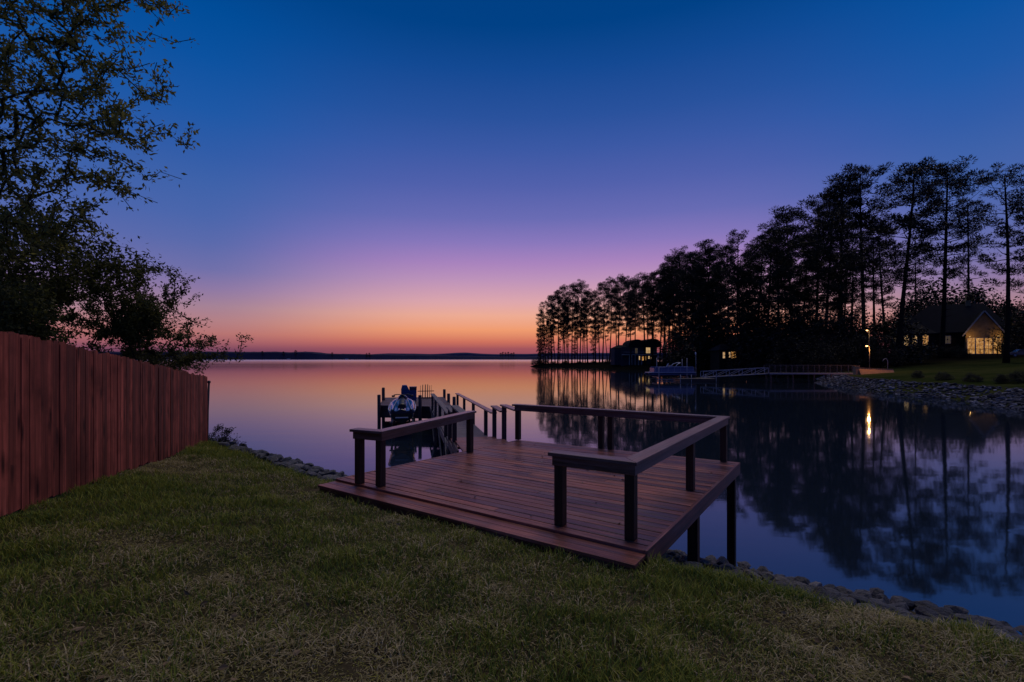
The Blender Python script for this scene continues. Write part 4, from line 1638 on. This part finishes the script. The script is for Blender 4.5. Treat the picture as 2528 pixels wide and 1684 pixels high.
def window(parent, o, p, w, h, m, arched=False, mull=(1, 1), depth=.08, org=None, dimlab=None):
    """frame with pane as its sub-part, facing -y"""
    fr_ = MB()
    fw = .09
    for dx in (-w / 2, w / 2): fr_.box((p.x + dx, p.y - .03, p.z), fw, depth, h + fw)
    for dz in (-h / 2, h / 2): fr_.box((p.x, p.y - .03, p.z + dz), w - fw, depth - .01, fw)
    for i in range(1, mull[0] + 1): fr_.box((p.x - w / 2 + w * i / (mull[0] + 1), p.y - .03, p.z), .05, depth - .02, h - fw)
    for i in range(1, mull[1] + 1): fr_.box((p.x, p.y - .03, p.z - h / 2 + h * i / (mull[1] + 1)), w - fw, depth - .03, .05)
    f_ = fr_.build('window', M['trim'], parent, origin=o)
    pn_ = MB()
    if arched:
        pts = [V((p.x - w / 2, p.y - .012, p.z - h / 2)), V((p.x + w / 2, p.y - .012, p.z - h / 2)), V((p.x + w / 2, p.y - .012, p.z + h / 2 - w * .3))]
        pts += [V((p.x + w / 2 * math.cos(a), p.y - .012, p.z + h / 2 - w * .3 + w * .42 * math.sin(a))) for a in (.5, 1.0, 1.57, 2.14, 2.64)]
        pts += [V((p.x - w / 2, p.y - .012, p.z + h / 2 - w * .3))]
        pn_.face(pts)
    else:
        pn_.face([V((p.x - w / 2, p.y - .012, p.z - h / 2)), V((p.x + w / 2, p.y - .012, p.z - h / 2)), V((p.x + w / 2, p.y - .012, p.z + h / 2)), V((p.x - w / 2, p.y - .012, p.z + h / 2))])
    pn_.build('pane', m, f_, origin=o)
    return f_


def hip_roof(mb, x0, x1, y0, y1, ze, zr, rx0, rx1, th=.18):
    a, b, c, d_ = V((x0, y0, ze)), V((x1, y0, ze)), V((x1, y1, ze)), V((x0, y1, ze))
    ym = (y0 + y1) / 2
    e, f = V((rx0, ym, zr)), V((rx1, ym, zr))
    for q in ([a, b, f, e], [b, c, f], [c, d_, e, f], [d_, a, e]): mb.face(q, None)
    lo = [p - UP * th for p in (a, b, c, d_)]
    for i in range(4): mb.face([lo[i], lo[(i + 1) % 4], (a, b, c, d_)[(i + 1) % 4], (a, b, c, d_)[i]])
    mb.face(lo[::-1])


def gable_roof(mb, x0, x1, y0, y1, ze, zr, th=.2):
    xm = (x0 + x1) / 2
    for s_, xa in ((0, x0), (1, x1)):
        top = [V((xa, y0, ze)), V((xm, y0, zr)), V((xm, y1, zr)), V((xa, y1, ze))]
        bot = [p - UP * th for p in top]
        mb.face(top if s_ else top[::-1])
        mb.face(bot[::-1] if s_ else bot)
        for i in range(4): mb.face([bot[i], bot[(i + 1) % 4], top[(i + 1) % 4], top[i]])


HS = 1.44
HB = 5.15
# stands turned towards the cove; its own x runs along the facade, y goes back
house = thing('lake_house', 'house on the right with a steep lit stone gable and glowing window wall', 'house', (88 * HS, 90 * HS, HB), rz=math.radians(-38))
house.scale = (HS, HS, HS)
o_ = (0, 0, 0)
mb = MB(); mb.box((-4.9, 6.2, 1.75), 17.2, 8, 5.5); mb.build('wall', M['siding'], house)
mb = MB()
x0, x1, xm = -2.5, 2.5, 0
for y in (0, 4):
    pts = [V((x0, y, -1)), V((x1, y, -1)), V((x1, y, 4.0)), V((xm, y, 7.75)), V((x0, y, 4.0))]
    mb.face(pts if y < 1 else pts[::-1])
for xa in (x0, x1):
    q = [V((xa, 0, -1)), V((xa, 4, -1)), V((xa, 4, 4.0)), V((xa, 0, 4.0))]
    mb.face(q if xa == x1 else q[::-1])
mb.build('gable_wall', M['stone'], house)
mb = MB(); hip_roof(mb, -14.2, 4.4, 1.6, 11.2, 4.3, 10.1, -7.5, .5); mb.build('roof', M['roof'], house)
mb = MB(); gable_roof(mb, x0 - .45, x1 + .45, -.5, 6.2, 3.55, 8.15); mb.build('gable_roof', M['roof'], house)
mb = MB()
for sx in (-1, 1): mb.bar((sx * 2.98, -.56, 3.45), (sx * .02, -.56, 8.05), .06, .2)
mb.build('barge_board', M['trim'], house)
xl0, xl1 = -12.6, -6.9
mb = MB(); hip_roof(mb, xl0 - .4, xl1 + .4, -.4, 6, 4.15, 6.3, -10.2, -9.3); mb.build('bay_roof', M['roof'], house)
mb = MB(); mb.box(((xl0 + xl1) / 2, 3, 1.5), xl1 - xl0, 6, 5.2); mb.build('bay_wall', M['siding'], house)
mb = MB(); mb.box((-1.6, 6.4, 9.6), .8, .8, 2.2); mb.build('chimney', M['stone'], house)
for x_, w, mt in ((-11.2, .8, 'lit_pale'), (-9.95, .8, 'lit_pale'), (-8.3, .9, 'lit')):
    window(house, o_, V((x_, 0, 2.75)), w, 2.0, M[mt], True, (1, 2))
window(house, o_, V((-4.9, 2.2, 2.9)), .9, 1.5, M['lit_dim'], False, (1, 1))
window(house, o_, V((-13.1, 2.2, 3.1)), .6, .9, M['lit_dim'], True, (0, 1))
ww = (x1 - x0 - .3) / 4
for k in range(4):
    window(house, o_, V((x0 + .15 + ww * (k + .5), 0, 1.55)), ww - .1, 3.0, M['lit'], False, (1, 3))
mb = MB()
mb.box((xm, -1.1, -.06), x1 - x0 + 1.2, 2.1, .12)
for k in range(9): mb.box((x0 - .4 + (x1 - x0 + .8) * k / 8, -2.1, .45), .06, .06, .95)
mb.bar((x0 - .45, -2.1, .95), (x1 + .45, -2.1, .95), .08, .06)
mb.build('porch', M['siding'], house)


def point_light(name, loc, e, c, parent=None, r=.12, spot=None):
    l = bpy.data.lights.new(name, 'SPOT' if spot else 'POINT')
    l.energy = e
    l.color = c
    l.shadow_soft_size = r
    if spot:
        l.spot_size = math.radians(spot); l.spot_blend = .6
    o = bpy.data.objects.new(name, l)
    o.location = loc
    link(o, parent)
    return o


# wall lamps of the lit gable
for dx in (-1.95, 1.95):
    q = house.location + V((dx * math.cos(math.radians(38)), -dx * math.sin(math.radians(38)), 3.35)) * HS + V((-.616, -.788, 0)) * .14
    lp = thing('wall_lantern', 'small wall lantern on the ' + ('left' if dx < 0 else 'right') + ' side of the lit gable', 'lamp', tuple(q), rz=math.radians(-38))
    mb = MB(); mb.box((0, .06, 0), .14, .12, .24); mb.build('bracket', M['dark_metal'], lp)
    mb = MB(); mb.ball((0, -.08, 0), .07); mb.build('bulb', plain('lantern_glow', (.1, .1, .1), .3, emit=(1, .7, .3), estr=2), lp)
    point_light('glow', (0, -1.2, .1), 60, (1, .54, .17), lp, .15)

# lakeside villa behind the pontoon boat
Y2 = 183.0
p = wpt(1572, 897, Y2)
gz = fz(p.x, Y2)
h2 = thing('boathouse_villa', 'two storey villa with twin rounded roofs and warm lower windows behind the pontoon boat', 'house', (p.x, Y2, gz))
o_ = tuple(h2.location)
xa, xb = wpt(1535, 0, Y2).x, wpt(1622, 0, Y2).x
zt2 = wpt(0, 857, Y2).z
mb = MB(); mb.box(((xa + xb) / 2, Y2 + 5, (gz - .4 + zt2) / 2), xb - xa, 10, zt2 - gz + .4); mb.build('wall', plain('blue_grey_siding', (.035, .038, .055), .8), h2, origin=o_)
mb = MB()
for u0, u1, pk in ((1552, 1592, 838), (1590, 1632, 836)):
    A, B_ = wpt(u0, 0, Y2).x, wpt(u1, 0, Y2).x
    top = wpt(0, pk, Y2).z
    ring0, ring1 = [], []
    for k in range(13):
        a = math.pi * k / 12
        x_ = (A + B_) / 2 - (B_ - A) / 2 * math.cos(a) * 1.06
        z_ = zt2 + (top - zt2) * math.sin(a) ** .8
        ring0.append(V((x_, Y2 - .6, z_))); ring1.append(V((x_, Y2 + 10.4, z_)))
    mb.loft([ring1, ring0], False, True, True)
mb.build('roof', M['roof'], h2, origin=o_)
mb = MB()
A, B_ = wpt(1519, 0, Y2).x, wpt(1553, 0, Y2).x
hip_roof(mb, A, B_, Y2 + 1, Y2 + 9, wpt(0, 859, Y2).z, wpt(0, 851, Y2).z, A + 2, B_ - .5)
mb.build('side_roof', M['roof'], h2, origin=o_)
mb = MB()
mb.box(((A + xa) / 2, Y2 + 5, (gz + wpt(0, 860, Y2).z) / 2), xa - A, 7.6, wpt(0, 860, Y2).z - gz); mb.build('side_wall', plain('blue_grey_siding_b', (.03, .033, .05), .8), h2, origin=o_)
mb = MB()
zb = wpt(0, 876, Y2).z
mb.box(((xa + xb) / 2, Y2 - 1.3, zb), xb - xa, 2.6, .25)
for u in (1550, 1556, 1564, 1572, 1580): q = wpt(u, 0, Y2).x; mb.box((q, Y2 - 2.4, (gz + zb) / 2), .2, .2, zb - gz)
mb.bar((xa, Y2 - 2.5, zb + 1), (xb, Y2 - 2.5, zb + 1), .08, .08)
mb.build('balcony', M['trim'], h2, origin=o_)
for u, v, w, h_, mt in ((1600, 865, 1.7, 2.2, 'lit_pale'), (1578.5, 884, .5, 1.5, 'lit_pale'), (1589.5, 885, 1.7, 1.6, 'lit'), (1602, 882.5, .6, 1.1, 'lit_pale'), (1608, 884, .4, .9, 'lit_pale'), (1571, 866, 1.0, 2.0, 'lit_dim')):
    q = wpt(u, v, Y2); q.y = Y2
    window(h2, o_, q, w, h_, M[mt], False, (1 if w > 1 else 0, 1))

# cabin in the trees
Y3 = 128.0
p = wpt(1803, 888, Y3)
gz3 = fz(p.x, Y3)
h3 = thing('cabin', 'small cabin with warm lit windows deep in the wood behind the gangway', 'house', (p.x, Y3, gz3))
o_ = tuple(h3.location)
xa, xb = wpt(1776, 0, Y3).x, wpt(1834, 0, Y3).x
zt3 = wpt(0, 864, Y3).z
mb = MB(); mb.box(((xa + xb) / 2, Y3 + 3, (gz3 - .3 + zt3) / 2), xb - xa, 6, zt3 - gz3 + .3); mb.build('wall', M['siding'], h3, origin=o_)
mb = MB(); hip_roof(mb, xa - .5, xb + .5, Y3 - .6, Y3 + 6.6, zt3, wpt(0, 848, Y3).z, xa + 1.6, xb - 1.6); mb.build('roof', M['roof'], h3, origin=o_)
for u, v, w, h_, mt in ((1787, 877, .65, 1.7, 'lit_pale'), (1801, 876, .5, 1.5, 'lit_pale'), (1812, 876, 1.5, 1.9, 'lit')):
    q = wpt(u, v, Y3); q.y = Y3
    window(h3, o_, q, w, h_, M[mt], False, (1 if w > .6 else 0, 1))

# ---------------------------------------------------------------- pier, gangway, lamps
YP = 81.0
zp = 1.55
xA, xB = wpt(1893, 0, YP).x, wpt(2113, 0, YP).x
pier = thing('pier', 'fixed pier with thin cable railings reaching out from the far lawn', 'pier', ((xA + xB) / 2, YP, 0))
o_ = tuple(pier.location)
mb = MB()
nb_ = 60
for i in range(nb_): mb.box((xA + (xB - xA) * (i + .5) / nb_, YP, zp - .02), (xB - xA) / nb_ - .015, 1.7, .04)
mb.build('decking', M['grey_wood'], pier, origin=o_)
for y in (YP - .87, YP + .87):
    mb = MB(); mb.box(((xA + xB) / 2, y, zp - .11), xB - xA, .05, .22); mb.build('fascia_board', M['alu'] if y < YP else M['grey_wood'], pier, origin=o_)
    mb = MB()
    for k in range(9):
        mb.box((xA + (xB - xA) * k / 8, y, zp + .64), .06, .06, 1.26)
    mb.bar((xA, y, zp + 1.28), (xB, y, zp + 1.28), .07, .05)
    for c in range(5): mb.bar((xA, y, zp + .2 + c * .21), (xB, y, zp + .2 + c * .21), .012, .012)
    mb.build('railing', M['dark_alu'], pier, origin=o_)
for u in (1897, 1951, 2003, 2045):
    x_ = wpt(u, 0, YP).x
    for y in (YP - .7, YP + .7):
        mb = MB(); mb.tube([(x_ - .15, y, -2), (x_ + .12, y, -.2), (x_ + .04, y, .6), (x_ - .02, y, zp - .06)], [.13, .13, .12, .12], 8); mb.build('piling', M['pier_wood'], pier, origin=o_)

gw = thing('gangway', 'sloping aluminium truss gangway linking the pier to the floating dock', 'gangway', (38, YP, 0))
o_ = tuple(gw.location)
g0, g1_ = V((wpt(1733, 0, YP).x, YP, .80)), V((xA - .05, YP, 1.42))
for y in (-.6, .6):
    mb = MB()
    a0, a1 = g0 + V((0, y, 0)), g1_ + V((0, y, 0))
    mb.bar(a0, a1, .10, .11)
    mb.bar(a0 + UP * 1.0, a1 + UP * 1.0, .09, .09)
    for k in range(6):
        b0 = a0.lerp(a1, k / 5)
        mb.bar(b0, b0 + UP * 1.0, .08, .08) if False else mb.box(b0 + UP * .5, .08, .08, .9)
        if k < 5: mb.bar(b0 + UP * .05, a0.lerp(a1, (k + 1) / 5) + UP * .95, .06, .07)
    mb.build('truss', M['alu'], gw, origin=o_)
mb = MB(); mb.bar(g0 + UP * .03, g1_ + UP * .03, 1.05, .05); mb.build('walking_surface', M['grey_wood'], gw, origin=o_)

fd = thing('floating_dock', 'low floating dock with short posts between the pontoon boat and the gangway', 'dock', (wpt(1712, 0, 86).x, 86, 0))
mb = MB(); mb.box((0, 0, .38), 6.4, 4.6, .16); mb.build('decking', M['grey_wood'], fd)
mb = MB(); mb.box((0, 0, .12), 6.0, 4.2, .34); mb.build('float', M['black_plastic'], fd)
for x_, y in ((-3.1, -2.25), (-1.2, -2.25), (3.1, -2.25), (3.1, 2.25), (-3.1, 2.25)):
    mb = MB(); mb.tube([(x_, y, -1.8), (x_, y, 1.15)], .06, 8); mb.build('post', M['alu'], fd)
mp = thing('marker_pole', 'thin tall pole with a small bird-like finial at the stern of the pontoon boat', 'pole', (wpt(1718, 0, 86.5).x, 86.5, 0))
mb = MB(); mb.tube([(0, 0, .4), (0, 0, 4.6)], .035, 6); mb.build('pole', M['alu'], mp)
mb = MB(); mb.ball((-.06, 0, 4.85), .14, .1, .26); mb.build('finial', M['white_plastic'], mp)

# retaining wall beside the pier head, lit by the lamps
M['concrete'] = plain('tan_block_wall', (.32, .21, .12), .85, var=.35, scale=2.5, bump=.3)
rw = thing('retaining_wall', 'low tan block wall glowing in the lamp light at the head of the pier', 'wall', (60, 79, 1.2))
o_ = tuple(rw.location)
mb = MB()
A, B_, C_ = V((wpt(2118, 0, 77.2).x, 77.2, 0)), V((wpt(2203, 0, 76.6).x, 76.6, 0)), V((wpt(2262, 0, 84).x, 84, 0))
for P_, Q_, z0, z1, z2, z3 in ((A, B_, .7, 2.42, .7, 2.2),):
    n_ = (Q_ - P_).normalized().cross(UP) * .18
    b_ = [V((P_.x, P_.y, z0)) + n_ * 7, V((Q_.x, Q_.y, z2)) + n_ * 7, V((Q_.x, Q_.y, z2)) - n_, V((P_.x, P_.y, z0)) - n_]
    f0, f1 = V((P_.x, P_.y, 0)) + n_, V((Q_.x, Q_.y, 0)) + n_
    t_ = [V((f0.x, f0.y, z1)), V((f1.x, f1.y, z3)), V((b_[2].x, b_[2].y, z3)), V((b_[3].x, b_[3].y, z1))]
    mb.hexa(b_, t_, Q_ - P_)
mb.build('wall', M['concrete'], rw, origin=o_)
mb = MB(); mb.bar(V((A.x - .1, A.y, 2.47)), V((B_.x, B_.y, 2.25)), .5, .09); mb.build('coping', M['concrete'], rw, origin=o_)
mb = MB(); mb.box((A.x - .3, A.y, 1.7), .55, .55, 1.9); mb.box((A.x - .3, A.y, 2.69), .65, .65, .08); mb.build('end_pillar', M['concrete'], rw, origin=o_)


M['lamp_paint'] = plain('grey_lamp_paint', (.10, .10, .095), .5, var=.1)


def lamp_post(u, vbase, vtop, Y, label, arm, energy, rpole, color):
    p = wpt(u, vbase, Y)
    gz = p.z
    ht = wpt(u, vtop, Y).z - gz
    t = thing('lamp_post', label, 'lamp', (p.x, Y, gz))
    mb = MB(); mb.tube([(.0, 0, -.2), (-.02, 0, ht * .6), (-.04, 0, ht - .25)], [rpole, rpole * .9, rpole * .8], 10); mb.build('pole', M['lamp_paint'], t)
    mb = MB(); mb.tube([(-.04, 0, ht - .25), (-.08, 0, ht - .06), (-.22, 0, ht), (-arm, 0, ht - .02)], [rpole * .8, rpole * .7, rpole * .6, rpole * .5], 8); mb.build('arm', M['lamp_paint'], t)
    mb = MB(); mb.ball((-arm - .1, 0, ht - .06), .19, .15, .10); mb.build('lamp_head', plain('lamp_glass', (.2, .2, .2), .3, emit=(1.0, .55, .20), estr=3), t)
    point_light('bulb', (-arm - .1, -.5, ht - .32), energy, color, t, .13)
    return t


lamp_post(2147, 908, 853.5, 76.95, 'lower white lamp post with a short arm above the lit retaining wall', .38, 420, .05, (1, .38, .085))
lamp_post(2146, 905, 815, 84.0, 'taller lamp post with a bright round head behind the lower lamp', .30, 110, .035, (1, .52, .18))
ap = thing('hooked_pipe', 'grey hooked pipe bending to the left beside the lamp posts', 'pipe', tuple(V((wpt(2191, 0, 82).x, 82, fz(wpt(2191, 0, 82).x, 82)))))
mb = MB(); mb.tube([(0, 0, 0), (.05, 0, 1.4), (.02, 0, 1.85), (-.2, 0, 2.2), (-.55, 0, 2.15), (-.85, 0, 1.75)], .05, 8); mb.build('pipe', M['alu'], ap)

# parked car at the right edge
M['car'] = plain('navy_car_paint', (.012, .016, .035), .25, coat=.8, var=.1)
M['glass'] = plain('dark_glass', (.01, .012, .016), .06, var=.1)
pc = wpt(2522, 862, 108)
car = thing('parked_car', 'dark navy car parked past the lit gable at the right edge', 'car', (pc.x, 108, max(fz(pc.x, 108), 0)), rz=-.35)
car.scale = (1.12, 1.12, 1.15)
body = [(-2.3, .35), (-2.32, .72), (-2.1, .88), (-1.2, .96), (-.55, 1.0), (1.5, 1.0), (2.15, .92), (2.3, .7), (2.28, .35)]
mb = MB(); mb.loft([[V((x_ * f, y, z_)) for x_, z_ in body] for y, f in ((-.9, .98), (-.8, 1), (.8, 1), (.9, .98))], False, True, True); mb.build('body', M['car'], car, .03)
cab = [(-1.25, .96), (-.55, 1.42), (.75, 1.45), (1.65, 1.0)]
mb = MB(); mb.loft([[V((x_ * f, y, z_)) for x_, z_ in cab] for y, f in ((-.78, .98), (-.62, .94), (.62, .94), (.78, .98))], False, True, True); mb.build('cabin', M['glass'], car, .03)
mb = MB(); mb.loft([[V((x_, y, z_)) for x_, z_ in ((-.5, 1.435), (-.4, 1.475), (.6, 1.49), (.72, 1.46))] for y in (-.6, .6)], False, True, True); mb.build('roof', M['car'], car, .01)
for x_, y in ((-1.45, -.88), (1.4, -.88), (-1.45, .88), (1.4, .88)):
    mb = MB(); mb.tube([(x_, y - .1, .33), (x_, y + .1, .33)], .33, 18); w_o = mb.build('wheel', M['black_plastic'], car)
    mb = MB(); mb.tube([(x_, y - .115 * (1 if y < 0 else -1), .33), (x_, y - .09 * (1 if y < 0 else -1), .33)], .2, 12); mb.build('rim', M['alu'], w_o)
for y in (-.62, .62):
    mb = MB(); mb.box((-2.26, y, .72), .1, .35, .12); mb.build('headlight', M['glass'], car)

# small bare tree before the gable
def bare(u, vb, vt, Y, seed, label):
    x = (u - CX) / F * Y
    gz = fz(x, Y)
    H = ZC - (vt - HY) / F * Y - gz
    r = random.Random(seed)
    tg = [V((x + r.uniform(-1, 1) * H * .42, Y + r.uniform(-1, 1) * H * .3, gz + H * r.uniform(.45, 1))) for _ in range(60)]
    mb, pos, par, ends = grow([(x, Y, gz - .1), (x + .03, Y, gz + H * .18), (x, Y, gz + H * .32)], tg, seed, step=.25, twig=.012)
    t = thing('small_tree', label, 'tree', (x, Y, gz))
    mb.build('trunk', M['bark'], t, origin=(x, Y, gz))
    rg = np.random.default_rng(seed)
    C = np.concatenate([np.array(pos[e]) + rg.normal(size=(6, 3)) * .14 for e in ends])
    v = cards(rg, C, rg.normal(size=(len(C), 3)), .13, .07) - np.array([x, Y, gz])
    link(bpy.data.objects.new('crown', poly_mesh('crown', v, 4, M['leaf_under'], rg.uniform(0, 1, len(C)))), t)


bare(2463, 872, 800, 114, 61, 'small nearly bare tree silhouetted against the right side of the lit gable')
bare(2180, 905, 862, 86, 62, 'small thin tree standing beside the hooked pipe')

# ---------------------------------------------------------------- pontoon boat on its lift
M['boat_blue'] = plain('boat_blue_panel', (.035, .06, .18), .35, var=.15, coat=.4)
M['boat_rail'] = plain('boat_rail_metal', (.24, .27, .40), .35, var=.1)
M['boat_tube'] = plain('boat_tube_metal', (.03, .04, .09), .35, metal=.6)
M['boat_seat'] = plain('boat_seat_vinyl', (.22, .22, .28), .6)
pb = wpt(1655, 0, 88)
boat = thing('pontoon_boat', 'blue pontoon boat raised on a lift before the dark wood', 'boat', (pb.x, 88, .75), rz=.05)
for y in (-1.05, 1.05):
    mb = MB(); mb.tube([(-4.5, y, .5), (-4.2, y, .36), (-3.7, y, .3), (4.1, y, .3), (4.35, y, .34)], [.05, .2, .31, .31, .2], 14); mb.build('pontoon', M['boat_tube'], boat)
mb = MB(); mb.box((0, 0, .68), 8.6, 2.55, .12); mb.build('deck', M['boat_rail'], boat, .02)
for y in (-1.22, 1.22):
    mb = MB(); mb.hexa([V((-3.5, y - .03, .75)), V((4.0, y - .03, .75)), V((4.0, y + .03, .75)), V((-3.5, y + .03, .75))],
                       [V((-3.2, y - .03, 1.62)), V((3.75, y - .03, 1.68)), V((3.75, y + .03, 1.68)), V((-3.2, y + .03, 1.62))]); mb.build('side_panel', M['boat_blue'], boat)
    mb = MB()
    for z_ in (.80, 1.12, 1.70): mb.bar((-3.5 + (z_ - .75) * .3, y, z_), (4.0 - (z_ - .75) * .25, y, z_ + .03), .09, .045)
    for k in range(7): mb.box((-3.2 + 6.9 * k / 6, y, 1.22), .05, .08, .9)
    mb.build('side_rail', M['boat_rail'], boat)
mb = MB(); mb.box((-3.4, 0, 1.15), .06, 2.3, .75); mb.build('bow_panel', M['boat_blue'], boat)
for x_, w_, hh in ((-2.6, 1.1, .55), (-1.3, .9, .9), (2.3, 1.6, .7), (3.2, .8, .95)):
    mb = MB(); mb.box((x_, .6, .76 + hh / 2), w_, .9, hh); mb.build('seat', M['boat_seat'], boat, .06)
mb = MB(); mb.hexa([V(p) for p in ((-.6, -.5, .76), (.2, -.5, .76), (.2, .3, .76), (-.6, .3, .76))], [V(p) for p in ((-.3, -.45, 1.95), (.15, -.45, 1.95), (.15, .25, 1.95), (-.3, .25, 1.95))]); mb.build('helm_console', M['boat_seat'], boat, .04)
mb = MB(); mb.hexa([V(p) for p in ((-.75, -.4, 1.7), (-.7, -.4, 1.7), (-.7, .3, 1.7), (-.75, .3, 1.7))], [V(p) for p in ((-.4, -.35, 2.3), (-.36, -.35, 2.3), (-.36, .25, 2.3), (-.4, .25, 2.3))]); mb.build('windscreen', M['glass'], boat)
mb = MB(); mb.tube([(.5, -1.1, 1.7), (.9, -1.1, 2.2), (1.5, -.9, 2.42), (1.7, 0, 2.45), (1.5, .9, 2.42), (.9, 1.1, 2.2), (.5, 1.1, 1.7)], .06, 6); mb.build('folded_canopy', M['white_plastic'], boat)
mb = MB(); mb.box((4.55, 0, 1.15), .55, .5, .8); mb.box((4.6, 0, .4), .25, .18, 1.0); mb.build('outboard_motor', M['black_plastic'], boat, .05)
bl = thing('boat_lift', 'metal lift with white poles holding up the pontoon boat', 'boat lift', (pb.x, 88, 0), rz=.05)
for x_, y, tp in ((-2.75, -1.75, 2.4), (-1.9, 1.75, 4.1), (2.35, -1.75, 4.05), (2.9, 1.75, 3.9)):
    mb = MB(); mb.tube([(x_, y, -1.8), (x_, y, tp)], .06, 8); mb.build('pole', M['alu'], bl)
for x_ in (-2.75, 2.6):
    mb = MB(); mb.box((x_, 0, .62), .14, 3.5, .16); mb.build('cross_beam', M['alu'], bl)
for y in (-1.75, 1.75):
    mb = MB(); mb.box((0, y, .18), 6.6, .1, .12); mb.build('side_beam', M['alu'], bl)

# ---------------------------------------------------------------- far shore
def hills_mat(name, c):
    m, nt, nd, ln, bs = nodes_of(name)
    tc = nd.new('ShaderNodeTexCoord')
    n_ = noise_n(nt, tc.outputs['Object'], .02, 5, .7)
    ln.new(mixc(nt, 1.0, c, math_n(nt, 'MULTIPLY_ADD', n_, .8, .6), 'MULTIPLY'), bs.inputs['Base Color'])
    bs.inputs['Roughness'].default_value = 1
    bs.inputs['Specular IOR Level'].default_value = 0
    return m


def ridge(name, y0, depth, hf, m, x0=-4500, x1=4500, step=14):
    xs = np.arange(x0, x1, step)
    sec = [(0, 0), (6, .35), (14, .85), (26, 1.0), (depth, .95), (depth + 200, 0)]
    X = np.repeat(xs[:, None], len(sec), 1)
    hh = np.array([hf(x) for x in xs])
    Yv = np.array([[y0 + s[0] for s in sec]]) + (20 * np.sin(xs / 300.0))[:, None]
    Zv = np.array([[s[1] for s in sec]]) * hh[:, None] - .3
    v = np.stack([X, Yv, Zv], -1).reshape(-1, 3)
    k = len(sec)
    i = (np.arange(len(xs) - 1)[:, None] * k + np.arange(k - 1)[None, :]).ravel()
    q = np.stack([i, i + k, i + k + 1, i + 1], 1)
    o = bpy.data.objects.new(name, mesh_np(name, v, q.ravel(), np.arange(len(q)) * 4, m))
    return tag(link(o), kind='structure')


def h_near(x):
    u = CX + F * x / 2400
    b = float(np.interp(u, [-2000, 500, 760, 800, 1000, 1250, 1400, 3000], [42, 41, 39, 31, 25, 15, 16, 18]))
    return b + 2.2 * noise.noise(V((x * .012, 0, 4))) + 1.6 * noise.noise(V((x * .06, 3, 4)))


def h_far(x):
    u = CX + F * x / 3600
    b = float(np.interp(u, [-2000, 500, 900, 960, 1060, 1150, 1230, 1320, 1500, 3000], [26, 28, 38, 46, 42, 48, 40, 46, 48, 46]))
    return b + 6 * noise.noise(V((x * .004, 7, 4)))


ridge('far_shore', 2400, 160, h_near, hills_mat('far_wood_haze_tint', (.055, .05, .085)))  # bluish distance haze put into the wood colours, paler on each ridge behind
ridge('distant_hills', 3600, 300, h_far, hills_mat('distant_wood_haze_tint', (.09, .08, .13)))
ridge('horizon_hills', 6500, 900, lambda x: 34 + 10 * noise.noise(V((x * .0012, 1, 1))), hills_mat('horizon_wood_haze_tint', (.11, .10, .17)), -8500, 8500, 60)

# a stand of taller trees on the far shore
gf = 'tall trees standing out of the far shore'
for u, v in ((1236, 872), (1241, 870), (1248, 871), (1255, 870), (1262, 872), (1268, 871), (905, 873), (912, 872), (730, 866), (648, 868), (700, 869), (820, 871)):
    Y = 2390
    x = (u - CX) / F * Y
    tm, cm, H = PR['tall']
    hgt = ZC - (v - HY) / F * Y
    t = thing('far_tree', 'tiny tree standing a little above the tree line of the far shore', 'tree', (x, Y, 0), gf, rp_.uniform(0, 6))
    t.scale = (hgt / H * 1.3, hgt / H * 1.3, hgt / H)
    link(bpy.data.objects.new('trunk', tm), t)
    link(bpy.data.objects.new('crown', cm), t)
for u, lab in ((712, 'tiny pale building at the waterline of the far shore, left one'), (856, 'tiny pale building at the waterline of the far shore, right one')):
    x = (u - CX) / F * 2380
    fh = thing('far_house', lab, 'house', (x, 2380, 0))
    mb = MB(); mb.box((0, 0, 3), 14, 8, 6); mb.build('wall', plain('white_wall_far', (.5, .45, .5), .8), fh)
    mb = MB(); gable_roof(mb, -7.5, 7.5, -4.5, 4.5, 6.3, 9.5); mb.build('roof', M['roof'], fh)

# ---------------------------------------------------------------- render settings
scene.view_settings.view_transform = 'Standard'
scene.view_settings.look = 'None'
scene.view_settings.exposure = 0
scene.view_settings.gamma = 1
scene.render.engine = 'CYCLES'
scene.cycles.use_denoising = True
scene.cycles.max_bounces = 8
scene.cycles.caustics_reflective = False
scene.cycles.sample_clamp_indirect = 4
